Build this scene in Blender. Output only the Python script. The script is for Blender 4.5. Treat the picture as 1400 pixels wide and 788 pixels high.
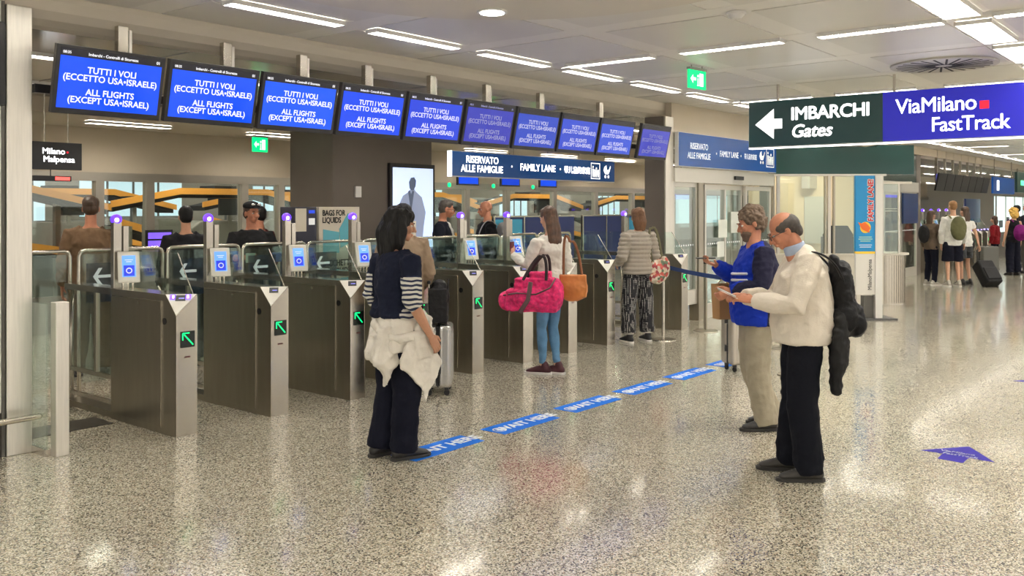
import bpy, bmesh, math, random
from mathutils import Vector, Matrix, noise
random.seed(7)
for o in list(bpy.data.objects): bpy.data.objects.remove(o, do_unlink=True)
S = bpy.context.scene
COL = S.collection
PI = math.pi
R = math.radians

# ------------------------------------------------------------------ camera
cam_d = bpy.data.cameras.new('camera'); cam = bpy.data.objects.new('camera', cam_d); COL.objects.link(cam)
cam.location = (0, 0, 1.7)
YAW = math.atan(1015/1250.0)                 # angle between view axis and the gate row
cam.rotation_euler = (PI/2, 0, YAW-PI/2)
cam_d.sensor_fit = 'HORIZONTAL'; cam_d.sensor_width = 36; cam_d.lens = 36*1250/1400.0
cam_d.shift_y = -(394-283)/1400.0
cam_d.clip_start = .05; cam_d.clip_end = 300
S.camera = cam
# ------------------------------------------------------------------ world (the rest of the terminal)
W = bpy.data.worlds.new('terminal_ambient'); S.world = W; W.use_nodes = True
bg = W.node_tree.nodes['Background']; bg.inputs[0].default_value = (1.0, .93, .83, 1); bg.inputs[1].default_value = 1.45
# ------------------------------------------------------------------ exposure
S.view_settings.view_transform = 'Standard'; S.view_settings.look = 'None'
S.view_settings.exposure = 0.18; S.view_settings.gamma = 1; S.view_settings.use_curve_mapping = False
TUBE = 33.0        # strength of the ceiling light tubes
INNER = 56.0       # strength of the inner ceiling light tubes

# ------------------------------------------------------------------ materials
MC = {}
def mat(name, col=(.5,.5,.5), rough=.5, metal=0, emit=None, es=1, var=0, vs=8, bump=0, bs=60, alpha=None, coat=0, spec=None, stretch=None, trans=0):
    if name in MC: return MC[name]
    m = bpy.data.materials.new(name); m.use_nodes = True; nt = m.node_tree; p = nt.nodes['Principled BSDF']
    p.inputs['Base Color'].default_value = (*col, 1); p.inputs['Roughness'].default_value = rough; p.inputs['Metallic'].default_value = metal
    if coat: p.inputs['Coat Weight'].default_value = coat
    if spec is not None: p.inputs['Specular IOR Level'].default_value = spec
    if trans: p.inputs['Transmission Weight'].default_value = trans
    if emit is not None:
        p.inputs['Emission Color'].default_value = (*emit, 1); p.inputs['Emission Strength'].default_value = es
    if alpha is not None: p.inputs['Alpha'].default_value = alpha
    if var or bump:
        tc = nt.nodes.new('ShaderNodeTexCoord'); mp = nt.nodes.new('ShaderNodeMapping')
        if stretch: mp.inputs['Scale'].default_value = stretch
        nt.links.new(tc.outputs['Object'], mp.inputs[0])
    if var:
        n = nt.nodes.new('ShaderNodeTexNoise'); n.inputs['Scale'].default_value = vs; n.inputs['Detail'].default_value = 4
        nt.links.new(mp.outputs[0], n.inputs['Vector'])
        r = nt.nodes.new('ShaderNodeValToRGB')
        r.color_ramp.elements[0].position = .3; r.color_ramp.elements[1].position = .7
        r.color_ramp.elements[0].color = (*[max(0, c*(1-var)) for c in col], 1)
        r.color_ramp.elements[1].color = (*[min(1, c*(1+var)) for c in col], 1)
        nt.links.new(n.outputs['Fac'], r.inputs[0]); nt.links.new(r.outputs[0], p.inputs['Base Color'])
    if bump:
        n2 = nt.nodes.new('ShaderNodeTexNoise'); n2.inputs['Scale'].default_value = bs; n2.inputs['Detail'].default_value = 3
        nt.links.new(mp.outputs[0], n2.inputs['Vector'])
        b = nt.nodes.new('ShaderNodeBump'); b.inputs['Strength'].default_value = bump; b.inputs['Distance'].default_value = .01
        nt.links.new(n2.outputs['Fac'], b.inputs['Height']); nt.links.new(b.outputs[0], p.inputs['Normal'])
    MC[name] = m
    return m
def glassmat(name, tint=(.75,.85,.82), a=.18, rough=.03):
    """thin architectural glass: mostly clear, glossy"""
    if name in MC: return MC[name]
    m = bpy.data.materials.new(name); m.use_nodes = True; nt = m.node_tree; nt.nodes.clear()
    out = nt.nodes.new('ShaderNodeOutputMaterial'); mix = nt.nodes.new('ShaderNodeMixShader')
    tr = nt.nodes.new('ShaderNodeBsdfTransparent'); tr.inputs[0].default_value = (*tint, 1)
    gl = nt.nodes.new('ShaderNodeBsdfGlossy'); gl.inputs['Roughness'].default_value = rough; gl.inputs[0].default_value = (.9,.95,.93,1)
    fr = nt.nodes.new('ShaderNodeFresnel'); ge = nt.nodes.new('ShaderNodeNewGeometry')
    io = nt.nodes.new('ShaderNodeMapRange'); io.inputs[3].default_value = 1.45; io.inputs[4].default_value = 1/1.45   # index seen from inside the pane
    nt.links.new(ge.outputs['Backfacing'], io.inputs[0]); nt.links.new(io.outputs[0], fr.inputs[0])
    ad = nt.nodes.new('ShaderNodeMath'); ad.operation = 'ADD'; ad.inputs[1].default_value = a*.2
    nt.links.new(fr.outputs[0], ad.inputs[0]); nt.links.new(ad.outputs[0], mix.inputs[0])
    nt.links.new(tr.outputs[0], mix.inputs[1]); nt.links.new(gl.outputs[0], mix.inputs[2]); nt.links.new(mix.outputs[0], out.inputs[0])
    MC[name] = m
    return m
def floor_material():
    m = bpy.data.materials.new('terrazzo'); m.use_nodes = True; nt = m.node_tree; p = nt.nodes['Principled BSDF']
    L = nt.links.new; N = nt.nodes.new
    g = N('ShaderNodeNewGeometry')
    v = N('ShaderNodeTexVoronoi'); v.inputs['Scale'].default_value = 135; v.inputs['Randomness'].default_value = 1; L(g.outputs['Position'], v.inputs['Vector'])
    sp = N('ShaderNodeSeparateColor'); L(v.outputs['Color'], sp.inputs[0])
    r = N('ShaderNodeValToRGB'); cr = r.color_ramp; cr.interpolation = 'CONSTANT'
    cols = [(0,(.035,.033,.026)),(.10,(.13,.122,.095)),(.20,(.30,.28,.215)),(.34,(.51,.485,.39)),(.55,(.69,.655,.55)),(.78,(.82,.79,.71)),(.95,(.52,.40,.30))]
    cr.elements[0].position = 0; cr.elements[0].color = (*cols[0][1],1); cr.elements[1].position = cols[1][0]; cr.elements[1].color = (*cols[1][1],1)
    for q,c in cols[2:]: e = cr.elements.new(q); e.color = (*c,1)
    L(sp.outputs[0], r.inputs[0])
    v2 = N('ShaderNodeTexVoronoi'); v2.inputs['Scale'].default_value = 260; L(g.outputs['Position'], v2.inputs['Vector'])
    sp2 = N('ShaderNodeSeparateColor'); L(v2.outputs['Color'], sp2.inputs[0])
    r2 = N('ShaderNodeValToRGB'); r2.color_ramp.elements[0].color = (.66,.65,.62,1); r2.color_ramp.elements[1].color = (1.15,1.14,1.12,1)
    L(sp2.outputs[1], r2.inputs[0])
    mx = N('ShaderNodeMix'); mx.data_type = 'RGBA'; mx.blend_type = 'MULTIPLY'; mx.inputs[0].default_value = 1
    L(r.outputs[0], mx.inputs[6]); L(r2.outputs[0], mx.inputs[7])
    n = N('ShaderNodeTexNoise'); n.inputs['Scale'].default_value = .9; n.inputs['Detail'].default_value = 6; L(g.outputs['Position'], n.inputs['Vector'])
    r3 = N('ShaderNodeValToRGB'); r3.color_ramp.elements[0].position = .3; r3.color_ramp.elements[1].position = .7
    r3.color_ramp.elements[0].color = (.88,.87,.84,1); r3.color_ramp.elements[1].color = (1.05,1.03,1.0,1); L(n.outputs['Fac'], r3.inputs[0])
    mx2 = N('ShaderNodeMix'); mx2.data_type = 'RGBA'; mx2.blend_type = 'MULTIPLY'; mx2.inputs[0].default_value = 1
    L(mx.outputs[2], mx2.inputs[6]); L(r3.outputs[0], mx2.inputs[7]); L(mx2.outputs[2], p.inputs['Base Color'])
    n3 = N('ShaderNodeTexNoise'); n3.inputs['Scale'].default_value = 3; L(g.outputs['Position'], n3.inputs['Vector'])
    mr = N('ShaderNodeMapRange'); mr.inputs[3].default_value = .16; mr.inputs[4].default_value = .30; L(n3.outputs['Fac'], mr.inputs[0]); L(mr.outputs[0], p.inputs['Roughness'])
    p.inputs['Specular IOR Level'].default_value = .5; p.inputs['Coat Weight'].default_value = .7; p.inputs['Coat Roughness'].default_value = .09; p.inputs['Coat IOR'].default_value = 1.5
    b = N('ShaderNodeBump'); b.inputs['Strength'].default_value = .05; b.inputs['Distance'].default_value = .004
    n4 = N('ShaderNodeTexNoise'); n4.inputs['Scale'].default_value = 25; L(g.outputs['Position'], n4.inputs['Vector']); L(n4.outputs['Fac'], b.inputs['Height']); L(b.outputs[0], p.inputs['Normal'])
    return m
def cell_material(name, c1, c2, scale, thr=.5, axis=None, rough=.8):
    """two-colour dots or bands printed on cloth"""
    if name in MC: return MC[name]
    m = bpy.data.materials.new(name); m.use_nodes = True; nt = m.node_tree; p = nt.nodes['Principled BSDF']; L = nt.links.new; N = nt.nodes.new
    tc = N('ShaderNodeTexCoord'); r = N('ShaderNodeValToRGB'); r.color_ramp.interpolation = 'CONSTANT'
    if axis is None:
        v = N('ShaderNodeTexVoronoi'); v.inputs['Scale'].default_value = scale; v.inputs['Randomness'].default_value = .12; L(tc.outputs['Object'], v.inputs['Vector']); L(v.outputs['Distance'], r.inputs[0])
    else:
        v = N('ShaderNodeTexWave'); v.wave_type = 'BANDS'; v.bands_direction = axis; v.inputs['Scale'].default_value = scale; v.inputs['Distortion'].default_value = 3.5; v.inputs['Detail'].default_value = 1; L(tc.outputs['Object'], v.inputs['Vector']); L(v.outputs['Fac'], r.inputs[0])
    r.color_ramp.elements[0].color = (*c1,1); r.color_ramp.elements[1].position = thr; r.color_ramp.elements[1].color = (*c2,1)
    L(r.outputs[0], p.inputs['Base Color']); p.inputs['Roughness'].default_value = rough
    MC[name] = m; return m
def floral_material(name, cols, scale):
    m = bpy.data.materials.new(name); m.use_nodes = True; nt = m.node_tree; p = nt.nodes['Principled BSDF']; L = nt.links.new; N = nt.nodes.new
    tc = N('ShaderNodeTexCoord'); v = N('ShaderNodeTexVoronoi'); v.inputs['Scale'].default_value = scale; L(tc.outputs['Object'], v.inputs['Vector'])
    sp = N('ShaderNodeSeparateColor'); L(v.outputs['Color'], sp.inputs[0]); r = N('ShaderNodeValToRGB'); r.color_ramp.interpolation = 'CONSTANT'
    for i,c in enumerate(cols):
        if i < 2: e = r.color_ramp.elements[i]; e.position = i/len(cols)
        else: e = r.color_ramp.elements.new(i/len(cols))
        e.color = (*c,1)
    L(sp.outputs[0], r.inputs[0]); L(r.outputs[0], p.inputs['Base Color']); p.inputs['Roughness'].default_value = .7
    return m
STEEL = mat('brushed_steel', (.52,.485,.425), .25, .92, var=.03, vs=3, stretch=(30,30,1))
STEELL = mat('satin_steel', (.72,.69,.63), .34, .9, var=.06, vs=4, stretch=(20,20,1))
DSTEEL = mat('dark_and_reflection_steel', (.34,.31,.25), .28, .9, var=.05, vs=2.5, stretch=(8,8,1))  # on gate sides the dark lane they reflect is put into this colour
RAIL = mat('polished_tube', (.72,.68,.60), .2, 1)
TOPP = mat('polished_top_plate', (.56,.52,.46), .14, .9)
WHITEM = mat('pale_plate', (.80,.77,.69), .45)
BLACK = mat('black_plastic', (.012,.012,.014), .35)
BLACKM = mat('black_matte', (.015,.015,.017), .8)
DARKG = mat('dark_grey_panel', (.10,.095,.085), .5)
BEIGE = mat('beige_plaster', (.54,.475,.375), .75, var=.03, vs=2)
CEILM = mat('ceiling_metal_panel', (.72,.70,.665), .34, .08, var=.03, vs=1)
CEILB = mat('ceiling_band', (.82,.80,.765), .38, .05)
CEILG = mat('ceiling_void', (.25,.24,.22), .8)
DISCM = mat('ceiling_disc', (.72,.68,.62), .5)
INCEIL = mat('inner_ceiling_gloss', (.50,.45,.37), .14, .15, var=.04, vs=1)
COLM = mat('brown_column', (.125,.105,.088), .55, .1, var=.06, vs=2)
GLASS = glassmat('clear_glass',(.90,.95,.93))
GLASSG = glassmat('greenish_glass', (.93,.975,.96), .1)
GLASSB = mat('blue_tint_glass', (.015,.05,.14), .08, 0, alpha=.38)
FROST = mat('milky_glass', (.80,.86,.79), .25)
NAVY = mat('navy_panel', (.010,.035,.135), .3)
SIGNN = mat('sign_navy_face', (.004,.03,.10), .25, emit=(.003,.03,.11), es=.8)
SIGNB = mat('sign_blue_face', (.006,.05,.20), .25, emit=(.004,.045,.19), es=.4)
SIGNG = mat('sign_dark_green', (.006,.03,.028), .25, emit=(.006,.03,.028), es=.5)
SIGNV = mat('sign_violet_blue', (.006,.006,.25), .25, emit=(.012,.012,.30), es=.9)
LETTER = mat('lit_white_letter', (.9,.9,.9), .4, emit=(1,1,1), es=1.0)
LETTERD = mat('white_letter', (.8,.82,.82), .5, emit=(1,1,1), es=.25)
REDDOT = mat('red_dot', (.8,.01,.03), .4, emit=(1,.01,.04), es=.7)
PURPLE = mat('violet_lamp', (.3,.1,1), .3, emit=(.07,.02,1), es=1.8)
PURPW = mat('lamp_core', (.9,.85,1), .3, emit=(.9,.85,1), es=3)
GREENL = mat('green_led', (.0,.5,.1), .3, emit=(.0,1,.22), es=1.6)
DISPB = mat('display_black', (.004,.012,.008), .2)
LIGHTW = mat('tube_light', (1,1,1), .5, emit=(1,.95,.86), es=TUBE)
LIGHTI = mat('inner_tube_light', (1,1,1), .5, emit=(1,.92,.80), es=INNER)
LOUV = mat('louvre_white', (.75,.74,.72), .4)
FLOORM = floor_material()
GROUT = mat('grout', (.17,.15,.12), .8)

# ------------------------------------------------------------------ mesh helpers
class MB:
    def __init__(s): s.v=[]; s.f=[]; s.m=[]; s.mats=[]
    def mi(s, m):
        if m not in s.mats: s.mats.append(m)
        return s.mats.index(m)
    def add(s, vs, fs, m, M=None):
        b = len(s.v); i = s.mi(m)
        for v in vs:
            v = Vector(v)
            s.v.append(tuple(M @ v) if M else tuple(v))
        for f in fs: s.f.append(tuple(b+k for k in f)); s.m.append(i)
        return s
    def box(s, a, b, m, M=None):
        x0,y0,z0=[min(p,q) for p,q in zip(a,b)]; x1,y1,z1=[max(p,q) for p,q in zip(a,b)]
        return s.add([(x0,y0,z0),(x1,y0,z0),(x1,y1,z0),(x0,y1,z0),(x0,y0,z1),(x1,y0,z1),(x1,y1,z1),(x0,y1,z1)],
              [(0,3,2,1),(4,5,6,7),(0,1,5,4),(1,2,6,5),(2,3,7,6),(3,0,4,7)], m, M)
    def prism(s, poly, ax, lo, hi, m, M=None):
        """poly in the two axes other than ax, extruded along ax"""
        n=len(poly)
        def P(p,h):
            if ax=='x': return (h,p[0],p[1])
            if ax=='y': return (p[0],h,p[1])
            return (p[0],p[1],h)
        vs=[P(p,lo) for p in poly]+[P(p,hi) for p in poly]
        fs=[tuple(range(n-1,-1,-1)), tuple(range(n,2*n))]+[(i,(i+1)%n,n+(i+1)%n,n+i) for i in range(n)]
        return s.add(vs,fs,m,M)
    def cyl(s, c, r, h, m, n=20, r2=None, M=None):
        r2 = r if r2 is None else r2
        vs=[(c[0]+r*math.cos(2*PI*i/n), c[1]+r*math.sin(2*PI*i/n), c[2]) for i in range(n)]+[(c[0]+r2*math.cos(2*PI*i/n), c[1]+r2*math.sin(2*PI*i/n), c[2]+h) for i in range(n)]
        fs=[tuple(range(n-1,-1,-1)), tuple(range(n,2*n))]+[(i,(i+1)%n,n+(i+1)%n,n+i) for i in range(n)]
        return s.add(vs,fs,m,M)
    def tube(s, pts, r, m, n=8, ref=(1,0,0), M=None, caps=True):
        pts=[Vector(p) for p in pts]; k=len(pts)
        rr = r if isinstance(r,(list,tuple)) else [r]*k
        rr=[(q,q) if not isinstance(q,(list,tuple)) else q for q in rr]
        rings=[]
        for i,p in enumerate(pts):
            t = (pts[min(i+1,k-1)]-pts[max(i-1,0)])
            t = t.normalized() if t.length>1e-9 else Vector((0,0,1))
            a = Vector(ref); a = a - t*a.dot(t)
            if a.length<.15: a = Vector((0,1,0)) - t*t.y
            if a.length<.15: a = Vector((0,0,1)) - t*t.z
            a.normalize(); b=t.cross(a)
            rings.append((p,a,b,t,rr[i]))
        full=[]
        if caps:
            p,a,b,t,(ra,rb)=rings[0]; q=min(ra,rb)
            full += [(p-t*q*.92,a,b,ra*.38,rb*.38),(p-t*q*.6,a,b,ra*.8,rb*.8)]
        full += [(p,a,b,ra,rb) for p,a,b,t,(ra,rb) in rings]
        if caps:
            p,a,b,t,(ra,rb)=rings[-1]; q=min(ra,rb)
            full += [(p+t*q*.6,a,b,ra*.8,rb*.8),(p+t*q*.92,a,b,ra*.38,rb*.38)]
        vs=[]; 
        for p,a,b,ra,rb in full:
            for j in range(n):
                th=2*PI*j/n; vs.append(p+a*ra*math.cos(th)+b*rb*math.sin(th))
        K=len(full); fs=[]
        for i in range(K-1):
            for j in range(n): fs.append((i*n+j,i*n+(j+1)%n,(i+1)*n+(j+1)%n,(i+1)*n+j))
        fs.append(tuple(range(n-1,-1,-1))); fs.append(tuple((K-1)*n+j for j in range(n)))
        return s.add(vs,fs,m,M)
    def ell(s, c, r, m, rot=None, nu=14, nv=9, M=None):
        c=Vector(c); vs=[]; 
        for i in range(1,nv):
            ph=PI*i/nv
            for j in range(nu):
                th=2*PI*j/nu
                v=Vector((r[0]*math.sin(ph)*math.cos(th), r[1]*math.sin(ph)*math.sin(th), r[2]*math.cos(ph)))
                if rot: v = rot @ v
                vs.append(c+v)
        t=Vector((0,0,r[2])); b=-t
        if rot: t=rot@t; b=rot@b
        vs += [c+t, c+b]; T=len(vs)-2; B=T+1; fs=[]
        for i in range(nv-2):
            for j in range(nu): fs.append((i*nu+j,(i+1)*nu+j,(i+1)*nu+(j+1)%nu,i*nu+(j+1)%nu))
        for j in range(nu): fs.append((T,j,(j+1)%nu)); fs.append((B,(nv-2)*nu+(j+1)%nu,(nv-2)*nu+j))
        return s.add(vs,fs,m,M)
    def mesh(s, name, smooth=False):
        me=bpy.data.meshes.new(name); me.from_pydata(s.v,[],s.f)
        for m in s.mats: me.materials.append(m)
        me.polygons.foreach_set('material_index', s.m)
        if smooth: me.polygons.foreach_set('use_smooth',[True]*len(s.f))
        me.validate(); me.update(); return me
    def build(s, name, parent=None, smooth=False, bevel=0, seg=2, loc=None):
        o=bpy.data.objects.new(name, s.mesh(name,smooth)); COL.objects.link(o)
        if loc: o.location=loc
        if parent: o.parent=parent
        if bevel:
            b=o.modifiers.new('bevel','BEVEL'); b.width=bevel; b.segments=seg; b.limit_method='ANGLE'; b.harden_normals=False
        return o
def tag(o,label=None,cat=None,group=None,kind=None):
    if label: o['label']=label
    if cat: o['category']=cat
    if group: o['group']=group
    if kind: o['kind']=kind
    return o
def thing(name,label,cat,loc=(0,0,0),rz=0,group=None):
    o=bpy.data.objects.new(name,None); COL.objects.link(o); o.location=loc; o.rotation_euler=(0,0,rz); o.empty_display_size=.1
    return tag(o,label,cat,group)
def struct(o): o['kind']='structure'; return o
def copy_tree(o,parent=None):
    c=o.copy(); COL.objects.link(c)
    if parent: c.parent=parent
    for ch in o.children: copy_tree(ch,c)
    return c
TC={}
def text_mesh(body,size,m,bold=.0,align='CENTER',shear=0,ext=.0015,space=1.0,sx=1.0):
    key=(body,size,m.name,bold,align,shear,ext,space,sx)
    if key in TC: return TC[key]
    cu=bpy.data.curves.new('lettering','FONT'); cu.body=body; cu.size=size; cu.align_x=align; cu.align_y='CENTER'; cu.shear=shear; cu.extrude=ext; cu.space_character=space
    cu.resolution_u=3
    ob=bpy.data.objects.new('tmp',cu); COL.objects.link(ob)
    dg=bpy.context.evaluated_depsgraph_get(); ev=ob.evaluated_get(dg)
    me=bpy.data.meshes.new_from_object(ev); bpy.data.objects.remove(ob,do_unlink=True)
    if sx!=1.0:
        for v in me.vertices: v.co.x*=sx
    if bold:
        bm=bmesh.new()
        for q in range(8):
            m2=me.copy(); dx,dy=bold*math.cos(q*PI/4),bold*math.sin(q*PI/4)
            for v in m2.vertices: v.co.x+=dx; v.co.y+=dy; v.co.z+=.00003*(q%3)
            bm.from_mesh(m2); bpy.data.meshes.remove(m2)
        bm.to_mesh(me); bm.free()
    me.name='lettering'; me.materials.clear(); me.materials.append(m); TC[key]=me
    return me
def text(body,size,m,parent,M,**kw):
    o=bpy.data.objects.new('lettering',text_mesh(body,size,m,**kw)); COL.objects.link(o); o.parent=parent; o.matrix_local=M
    return o
def frame(o,x,y):
    """matrix with local x,y axes and origin"""
    x=Vector(x).normalized(); y=Vector(y).normalized(); z=x.cross(y)
    M=Matrix(((x.x,y.x,z.x,o[0]),(x.y,y.y,z.y,o[1]),(x.z,y.z,z.z,o[2]),(0,0,0,1)))
    return M
def remeshed(name, mb, voxel, smooth=4, disp=None, parent=None, mats=None, matfn=None):
    tmp=bpy.data.objects.new('tmp',mb.mesh('tmp')); COL.objects.link(tmp)
    r=tmp.modifiers.new('r','REMESH'); r.mode='VOXEL'; r.voxel_size=voxel; r.use_smooth_shade=True
    if smooth:
        sm=tmp.modifiers.new('s','SMOOTH'); sm.iterations=smooth; sm.factor=.5
    dg=bpy.context.evaluated_depsgraph_get(); me=bpy.data.meshes.new_from_object(tmp.evaluated_get(dg)); bpy.data.objects.remove(tmp,do_unlink=True)
    if disp:
        ns=[v.normal.copy() for v in me.vertices]
        for v,nn in zip(me.vertices,ns): v.co += nn*disp(v.co)
    me.materials.clear()
    for m in (mats or mb.mats): me.materials.append(m)
    n=len(me.polygons); me.polygons.foreach_set('use_smooth',[True]*n)
    if matfn: me.polygons.foreach_set('material_index',[matfn(p.center) for p in me.polygons])
    else: me.polygons.foreach_set('material_index',[0]*n)
    me.name=name; me.update()
    o=bpy.data.objects.new(name,me); COL.objects.link(o)
    if parent: o.parent=parent
    return o
def join_mesh(o, me2):
    bm=bmesh.new(); bm.from_mesh(o.data); bm.from_mesh(me2); bm.to_mesh(o.data); bm.free(); return o

# ================================================================== SETTING
# floor: grout bed with terrazzo tiles; the nearest 300 tiles are single objects
fl=struct(MB().box((-8,-10,-.12),(48,20,-.004),GROUT).build('floor'))
TW,TD=.60,.30
tme=MB().box((.0008,.0008,-.02),(TW-.0008,TD-.0008,0),FLOORM).mesh('floor_tile')
cells=[]
i0,i1=int(-8/TW),int(48/TW); j0,j1=int(-9.9/TD),int(19.8/TD)
c_,s_=math.cos(YAW),math.sin(YAW)
for i in range(i0,i1):
    for j in range(j0,j1):
        x=i*TW; y=j*TD; cx=x+TW/2; cy=y+TD/2
        Z=cx*c_+cy*s_; X=cx*s_-cy*c_
        vis = Z>3.6 and abs(X)/Z<.62
        cells.append((Z if vis else 1e3+Z,x,y))
cells.sort()
for Z,x,y in cells[:300]:
    o=bpy.data.objects.new('floor_tile',tme); COL.objects.link(o); o.location=(x,y,0); o.parent=fl
rest=MB(); 
for Z,x,y in cells[300:]:
    g=.0008
    rest.add([(x+g,y+g,0),(x+TW-g,y+g,0),(x+TW-g,y+TD-g,0),(x+g,y+TD-g,0)],[(0,1,2,3)],FLOORM)
o=rest.build('floor_tiles_far',fl); o['kind']='stuff'

# hall ceiling: void slab, metal panels, bands, disc
CZ=3.2; XM=28.0
cl=struct(MB().box((-8,-9,CZ+.05),(48,6.62,CZ+.10),CEILG).build('ceiling'))
XB=[5.07+1.40*k for k in range(-8,31)]
YB=[(5.78,.26),(4.45,.24),(3.12,.24),(1.76,.38),(.40,.24),(-.93,.24),(-2.3,.38),(-3.66,.24),(-5.0,.24)]
yb=[(6.60,0)]+YB
pm={}
for k in range(len(XB)-1):
    xa=XB[k]+.13; xb=XB[k+1]-.13
    for a in range(len(yb)-1):
        y1=yb[a][0]-yb[a][1]/2-.004; y0=yb[a+1][0]+yb[a+1][1]/2+.004
        key=round(y1-y0,3)
        if key not in pm: pm[key]=MB().box((0,0,0),(xb-xa-.004,key,.03),CEILM).mesh('ceiling_panel')
        o=bpy.data.objects.new('ceiling_panel',pm[key]); COL.objects.link(o); o.location=(xa+.002,y0,CZ); o.parent=cl
for x in XB: MB().box((x-.127,-8.9,CZ+.004),(x+.127,6.6,CZ+.034),CEILB).build('ceiling_band',cl)
for y,w in YB: MB().box((-8,y-w/2,CZ+.006),(48,y+w/2,CZ+.036),CEILB).build('ceiling_band',cl)
disc=MB().cyl((4.10,3.40,CZ-.035),1.84,.034,DISCM,n=96); disc.build('ceiling_disc',cl)
# bulkhead that steps down to the inner ceiling
prof=[(6.60,3.2),(6.605,3.16),(6.63,3.09),(6.68,3.035),(6.76,3.0),(6.84,2.985),(6.84,3.3),(6.60,3.3)]
struct(MB().prism(prof,'x',-8,48,mat('bulkhead_paint',(.66,.60,.51),.45)).build('trim_1',smooth=False))
ic=struct(MB().box((-8,6.84,2.985),(48,12.62,3.06),INCEIL).build('ceiling_inner'))
for k in range(0,40):
    x=-7+k*1.4
    MB().box((x-.004,6.85,2.979),(x+.004,12.5,2.986),CEILG).build('ceiling_joint',ic)
struct(MB().box((-8,10.9,2.80),(48,12.50,2.984),mat('soffit_paint',(.52,.46,.37),.3)).build('ceiling_soffit'))
# walls beyond
struct(MB().box((-8,12.5,2.17),(48,12.62,3.0),BEIGE).build('wall_back_upper',bevel=0))
struct(MB().box((-8,18.8,0),(48,18.9,3.2),mat('far_wall',(.24,.22,.19),.7)).build('wall_far'))
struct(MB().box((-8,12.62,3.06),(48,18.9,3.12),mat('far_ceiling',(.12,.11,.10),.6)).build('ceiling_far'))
for k in range(9):
    for y in (14.0,16.6): t=tag(MB().box((4+3.6*k,y,3.02),(5.4+3.6*k,y+.16,3.058),mat('far_fill_lamp',(1,1,1),.5,emit=(1,.93,.82),es=60)).build('ceiling_light'),'fill strip light added above the baggage scanners behind the glass front','ceiling light','added fill lights above the baggage scanners')  # fill strips added to brighten the room behind the glass
struct(MB().box((47.8,-9,0),(48,18.9,3.3),mat('end_wall',(.42,.41,.38),.7)).build('wall_right'))
struct(MB().box((-8,12.44,2.06),(48,12.56,2.18),mat('beam_metal',(.42,.39,.34),.35,.7)).build('trim_2'))

# ------------------------------------------------------------------ ceiling lights
def light_proto(L,Wd,M,tubes,label,group,name='ceiling_light'):
    t=thing(name,label,'ceiling light',(0,0,0),0,group)
    f=MB(); w=Wd/2
    f.prism([(-w,0),(-w,.034),(-w+.010,.034),(-w+.010,0)],'x',0,L,LOUV); f.prism([(w,0),(w,.034),(w-.010,.034),(w-.010,0)],'x',0,L,LOUV)
    f.box((0,-w,0),(.010,w,.034),LOUV); f.box((L-.010,-w,0),(L,w,.034),LOUV)
    f.build('frame',t)
    MB().box((.01,-w+.01,.022),(L-.01,w-.01,.030),M).build('lamp',t)
    lv=MB(); n=int(L/.05)
    for k in range(1,n): lv.box((k*L/n-.004,-w+.010,.0),(k*L/n+.004,w-.010,.020),LOUV)
    if Wd>.2: lv.box((.012,-.003,.003),(L-.012,.003,.018),LOUV)
    lv.build('louvre',t)['kind']='stuff'
    return t
rowL=light_proto(1.06,.14,LIGHTW,(0,),'slim louvred strip light recessed along the ceiling edge above the screens','slim strip lights along the screens')
rowL.location=(5.23,5.78,CZ-.030)
first=True
for k in range(-4,29):
    o=rowL if first else copy_tree(rowL); first=False
    o.location=(5.07+.17+1.40*k,5.78,CZ-.030)
    od=['first','second','third','fourth','fifth','sixth','seventh','eighth']
    if -1<=k<7: o['label']='slim louvred strip light along the ceiling edge above the screens, %s from the left'%od[k+1]
    else: o['label']='slim louvred strip light along the ceiling edge, %s'%('left of the photographed screens' if k<0 else 'far down the hall beyond the steel pillar')
nm=['nearest','second nearest','third nearest','farther','farther','farther','farther','farther']
perp=light_proto(1.02,.14,LIGHTW,(0,),'x','slim strip lights running across the hall ceiling')
first=True
for kx,x in enumerate((7.87,12.07,16.27,20.47,24.67,28.87,-.53)):
    for a,yc in enumerate((5.11,3.78,2.44,1.08-.02,-.27)):
        o=perp if first else copy_tree(perp); first=False
        o.location=(x+.0,yc-.51,CZ-.030); o.rotation_euler=(0,0,PI/2)
        rowt=('nearest row','second row from the camera','third row','fourth row','fifth row','sixth row','row behind the camera')[kx]
        o['label']='slim strip light across the ceiling, %s, %s from the screens'%(rowt,('first','second','third','fourth','fifth')[a])
big=light_proto(1.08,.28,LIGHTW,(-.07,.07),'wide louvred ceiling troffer over the open hall','wide ceiling troffers')
first=True
for k in range(-5,27):
    for y in (1.76,-2.3,):
        o=big if first else copy_tree(big); first=False
        o.location=(5.07+.17+1.40*k,y,CZ-.030)
        o['label']={1:'wide louvred ceiling troffer cut by the top picture edge',2:'wide louvred ceiling troffer, second nearest, upper right',3:'wide louvred ceiling troffer at the right picture edge'}.get(k,'wide louvred ceiling troffer far down the hall' if k>3 else 'wide louvred ceiling troffer near the camera, outside the picture')
        if y<0: o['label']='wide louvred ceiling troffer over the hall behind the photographed area'; o['group']='wide troffers outside the view'
# inner ceiling lights
inn=light_proto(1.15,.16,LIGHTI,(0,),'slim light recessed in the glossy inner ceiling behind the screens','inner ceiling lights')
first=True
for k in range(0,18):
    for y in (7.9,9.7,11.5):
        o=inn if first else copy_tree(inn); first=False
        o.location=(3.2+2.4*k,y,2.952 if y<11 else 2.764)
# round downlights
dl=thing('downlight','round bright downlight set in the pale ceiling disc','downlight',(5.22,4.43,CZ-.048))
MB().cyl((0,0,0),.115,.012,LOUV,n=32).build('trim_ring',dl); MB().cyl((0,0,-.004),.09,.006,mat('downlight_lens',(1,1,1),.5,emit=(1,.96,.9),es=14),n=32).build('lens',dl)
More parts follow.
